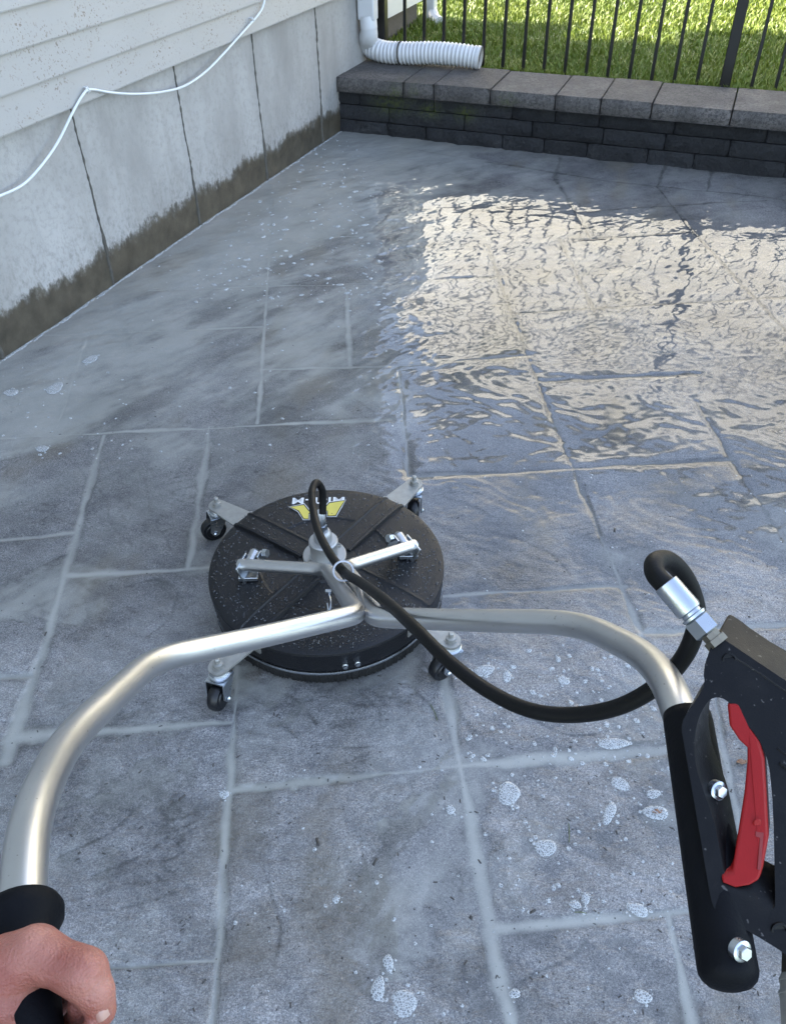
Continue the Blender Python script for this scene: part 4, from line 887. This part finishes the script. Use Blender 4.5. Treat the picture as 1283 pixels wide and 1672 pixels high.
FO = [(830,1295,19,17,0,'large pale round foam patch on the slab left of the trigger gun'), (890,1384,16,14,0,'round foam patch full of dark holes below the hose loop'), (994,1328,9,17,.5,'teardrop foam patch pointing toward the trigger gun sleeve'),
      (1012,1279,16,9,.4,'triangular foam patch just below the right hand joint line'), (1070,1327,18,11,0,'oval foam patch with a brown leaf stuck in it'), (1066,1296,11,7,-.3,'small foam oval right above the leafy foam patch'), (659,1638,21,17,.3,'heart shaped foam patch at the bottom edge'),
      (617,1614,10,17,.35,'elongated foam patch beside the heart shaped one'), (634,1572,8,12,0,'upright oval foam patch above the heart shaped one'), (1000,1214,24,9,.05,'wide flat foam patch by the gun sleeve below the hose'), (790,1095,18,9,-.1,'foam patch just right of the front right caster'),
      (827,1105,7,11,.3,'narrow foam patch beside the hose bend'), (938,1478,9,6,0,'small foam patch above the wide milky joint'), (1040,1486,16,9,.2,'translucent foam patch on the wide milky joint'), (1049,1627,12,9,0,'round foam patch near the bottom right corner'), (735,1322,8,7,0,'small bubbly foam patch beside the long joint'),
      (366,1296,8,7,0,'small foam patch on the joint crossing left of centre'), (919,1112,9,8,0,'domed foam patch inside the hose loop'), (840,1622,8,7,0,'foam dot at the bottom below the joint corner'), (955,1468,6,9,.3,'tiny upright foam patch right of the small one on the slab'), (149,590,14,5,-.8,'slanted foam streak by the left joint near the foundation'),
      (91,637,12,9,.3,'foam patch among the dark spots left of the left joint'), (20,645,12,5,0,'flat foam patch at the left picture edge'), (70,734,10,5,.1,'foam oval below the left cross joint'), (549,1468,6,6,0,'small foam ring in the middle of the bottom slab')]
random.seed(11)
for (x, y, a, b, ro, lab) in FO:
    c = gp(x, y); d = np.linalg.norm(c-C0); k = d/FPX; zc = zat(c[0], c[1]); m = MB(); sy = 1/max(.3, abs((c-C0)[2])/d)
    foam_mesh(m, (c[0], c[1], zc+.0006), a*k*1.02, b*k*sy*1.02, -ro, int(x*7+y), .0026)
    rr = np.random.default_rng(int(x+y))
    for _ in range(5):
        an = rr.uniform(0, 6.28); q = 1.05+.5*rr.random(); foam_mesh(m, (c[0]+a*k*q*math.cos(an), c[1]+b*k*sy*q*math.sin(an), zc+.0005), (a+b)*k*(q2 := rr.uniform(.04, .13)), (a+b)*k*q2, 0, int(rr.integers(1e6)), .0016, 10)
    o = m.build('foam_patch', M['foam'], None, sharp=0); foam_rim(o, m); tag(o, lab, 'foam', 'soap foam patches on the wet patio')
def flecks():
    m = MB(); r = np.random.default_rng(21); n = 0
    def put(x, y, s, asp=1.):
        c = gp(x, y); z = zat(c[0], c[1]); foam_mesh(m, (c[0], c[1], z+.0003), s*asp, s, r.uniform(0, 3), int(r.integers(1e6)), s*.35, 9)
    for _ in range(330):                                         # drifting toward the far corner
        t = r.random()**.8; x = 560+(-190+260*r.random())*(.35+t)+60*(r.random()-.5); y = 228+t*270+r.normal(0, 8)
        if gp(x, y)[1] > 4.78-.35*(gp(x, y)[0]) or x > 800: continue
        put(x, y, .0022+.0075*r.random()**3, 1+r.random()*1.2)
    for _ in range(120): put(r.uniform(250, 650), r.uniform(330, 760), .0015+.004*r.random()**3, 1.3)
    for _ in range(60): put(r.uniform(0, 220), r.uniform(600, 760), .0015+.004*r.random()**3, 1.3)
    for _ in range(260): put(r.uniform(730, 1283), r.uniform(760, 1250), .0008+.0026*r.random()**4)
    for _ in range(260): put(r.uniform(760, 1110), r.uniform(1060, 1250), .001+.0060*r.random()**3, 1.2)
    for _ in range(220): put(r.uniform(800, 1110), r.uniform(1250, 1500), .0008+.0040*r.random()**4, 1.1)
    for _ in range(200): put(r.uniform(380, 1110), r.uniform(1250, 1672), .0008+.0035*r.random()**3)
    for _ in range(60): put(r.uniform(640, 1283), r.uniform(560, 780), .001+.002*r.random()**3)
    # scum line along the foot of the house wall
    s = -3.4
    while s < .02:
        p = wl(s, .006+abs(r.normal(0, .004))); z = zat(p[0], p[1]); q = abs(r.normal(0, .0035))+.0015; foam_mesh(m, (p[0], p[1], z), q*3.2, q, -AZW+math.pi/2, int(r.integers(1e6)), .002, 8); s += q*3.2+abs(r.normal(0, .006))
    o = m.build('foam_flecks', M['foam'], None, sharp=0); foam_rim(o, m); tag(o, 'tiny white soap flecks scattered over the wet patio', 'foam', kind='stuff')
flecks()
def debris():
    m = MB(); r = np.random.default_rng(33)
    for i in range(2600):
        x = r.uniform(0, 1283); y = 560+1112*r.random()**.8; c = gp(x, y); z = zat(c[0], c[1]); s = .0004+.0012*r.random()**3+.002*(r.random() > .992); a = r.uniform(0, 3.14); st_ = 1+2*(r.random() > .7)
        ca, sa = math.cos(a), math.sin(a); V = [(c[0]+(ca*dx*st_-sa*dy)*s, c[1]+(sa*dx*st_+ca*dy)*s, z+dz*s) for dx, dy, dz in ((-1, -1, 0), (1, -.8, 0), (1.1, .9, 0), (-.8, 1, 0), (-.3, -.2, 1.1), (.4, .3, .9))]
        m.add(V, [(0, 1, 5, 4), (1, 2, 5), (2, 3, 4, 5), (3, 0, 4)])
    tag(m.build('grit', M['grit'], None, False), 'loose dark grit specks lying on the stone', 'grit', kind='stuff')
    for (x, y, s, lab) in ((1072, 1326, .006, 'curled brown leaf scrap lying in the oval foam patch'), (1210, 1244, .007, 'crumpled tan leaf scrap seen through the gun guard opening')):
        c = gp(x, y); z = zat(c[0], c[1]); m = MB(); n = 9; V = []
        for j in range(5):
            for i in range(n): u = (i/(n-1)-.5)*2; v = (j/4-.5)*2; V.append((c[0]+u*s*1.5, c[1]+v*s*.7*(1-u*u*.7)+.001*math.sin(u*9), z+.003+.0022*math.sin(u*5+v*2)+.0015*v*v))
        m.add(V, [(j*n+i, j*n+i+1, (j+1)*n+i+1, (j+1)*n+i) for j in range(4) for i in range(n-1)]); o = m.build('leaf_scrap', M['leaf'], None, sharp=60)
        md = o.modifiers.new('solid', 'SOLIDIFY'); md.thickness = .0005; tag(o, lab, 'leaf')
    for (x0, y0, x1, y1, lab) in ((928, 1343, 929, 1374, 'thin upright twig on the slab left of the teardrop foam'), (613*1+325, 1490, 957, 1492, 'short dark twig floating on the wide milky joint'), (703, 1150, 714, 1176, 'pale grass clipping on the cracked slab in front of the cleaner'), (335, 872, 346, 884, 'bent tan clipping beside the rear left caster wheel')):
        a, b = gp(x0, y0), gp(x1, y1); a[2] = zat(a[0], a[1])+.001; b[2] = zat(b[0], b[1])+.0012; mid = (a+b)/2+np.array([.001, .0008, .0006]); m = MB(); m.tube(catmull([a, mid, b], 5), .0007, 6); tag(m.build('twig', M['blade'], None), lab, 'twig')
debris()
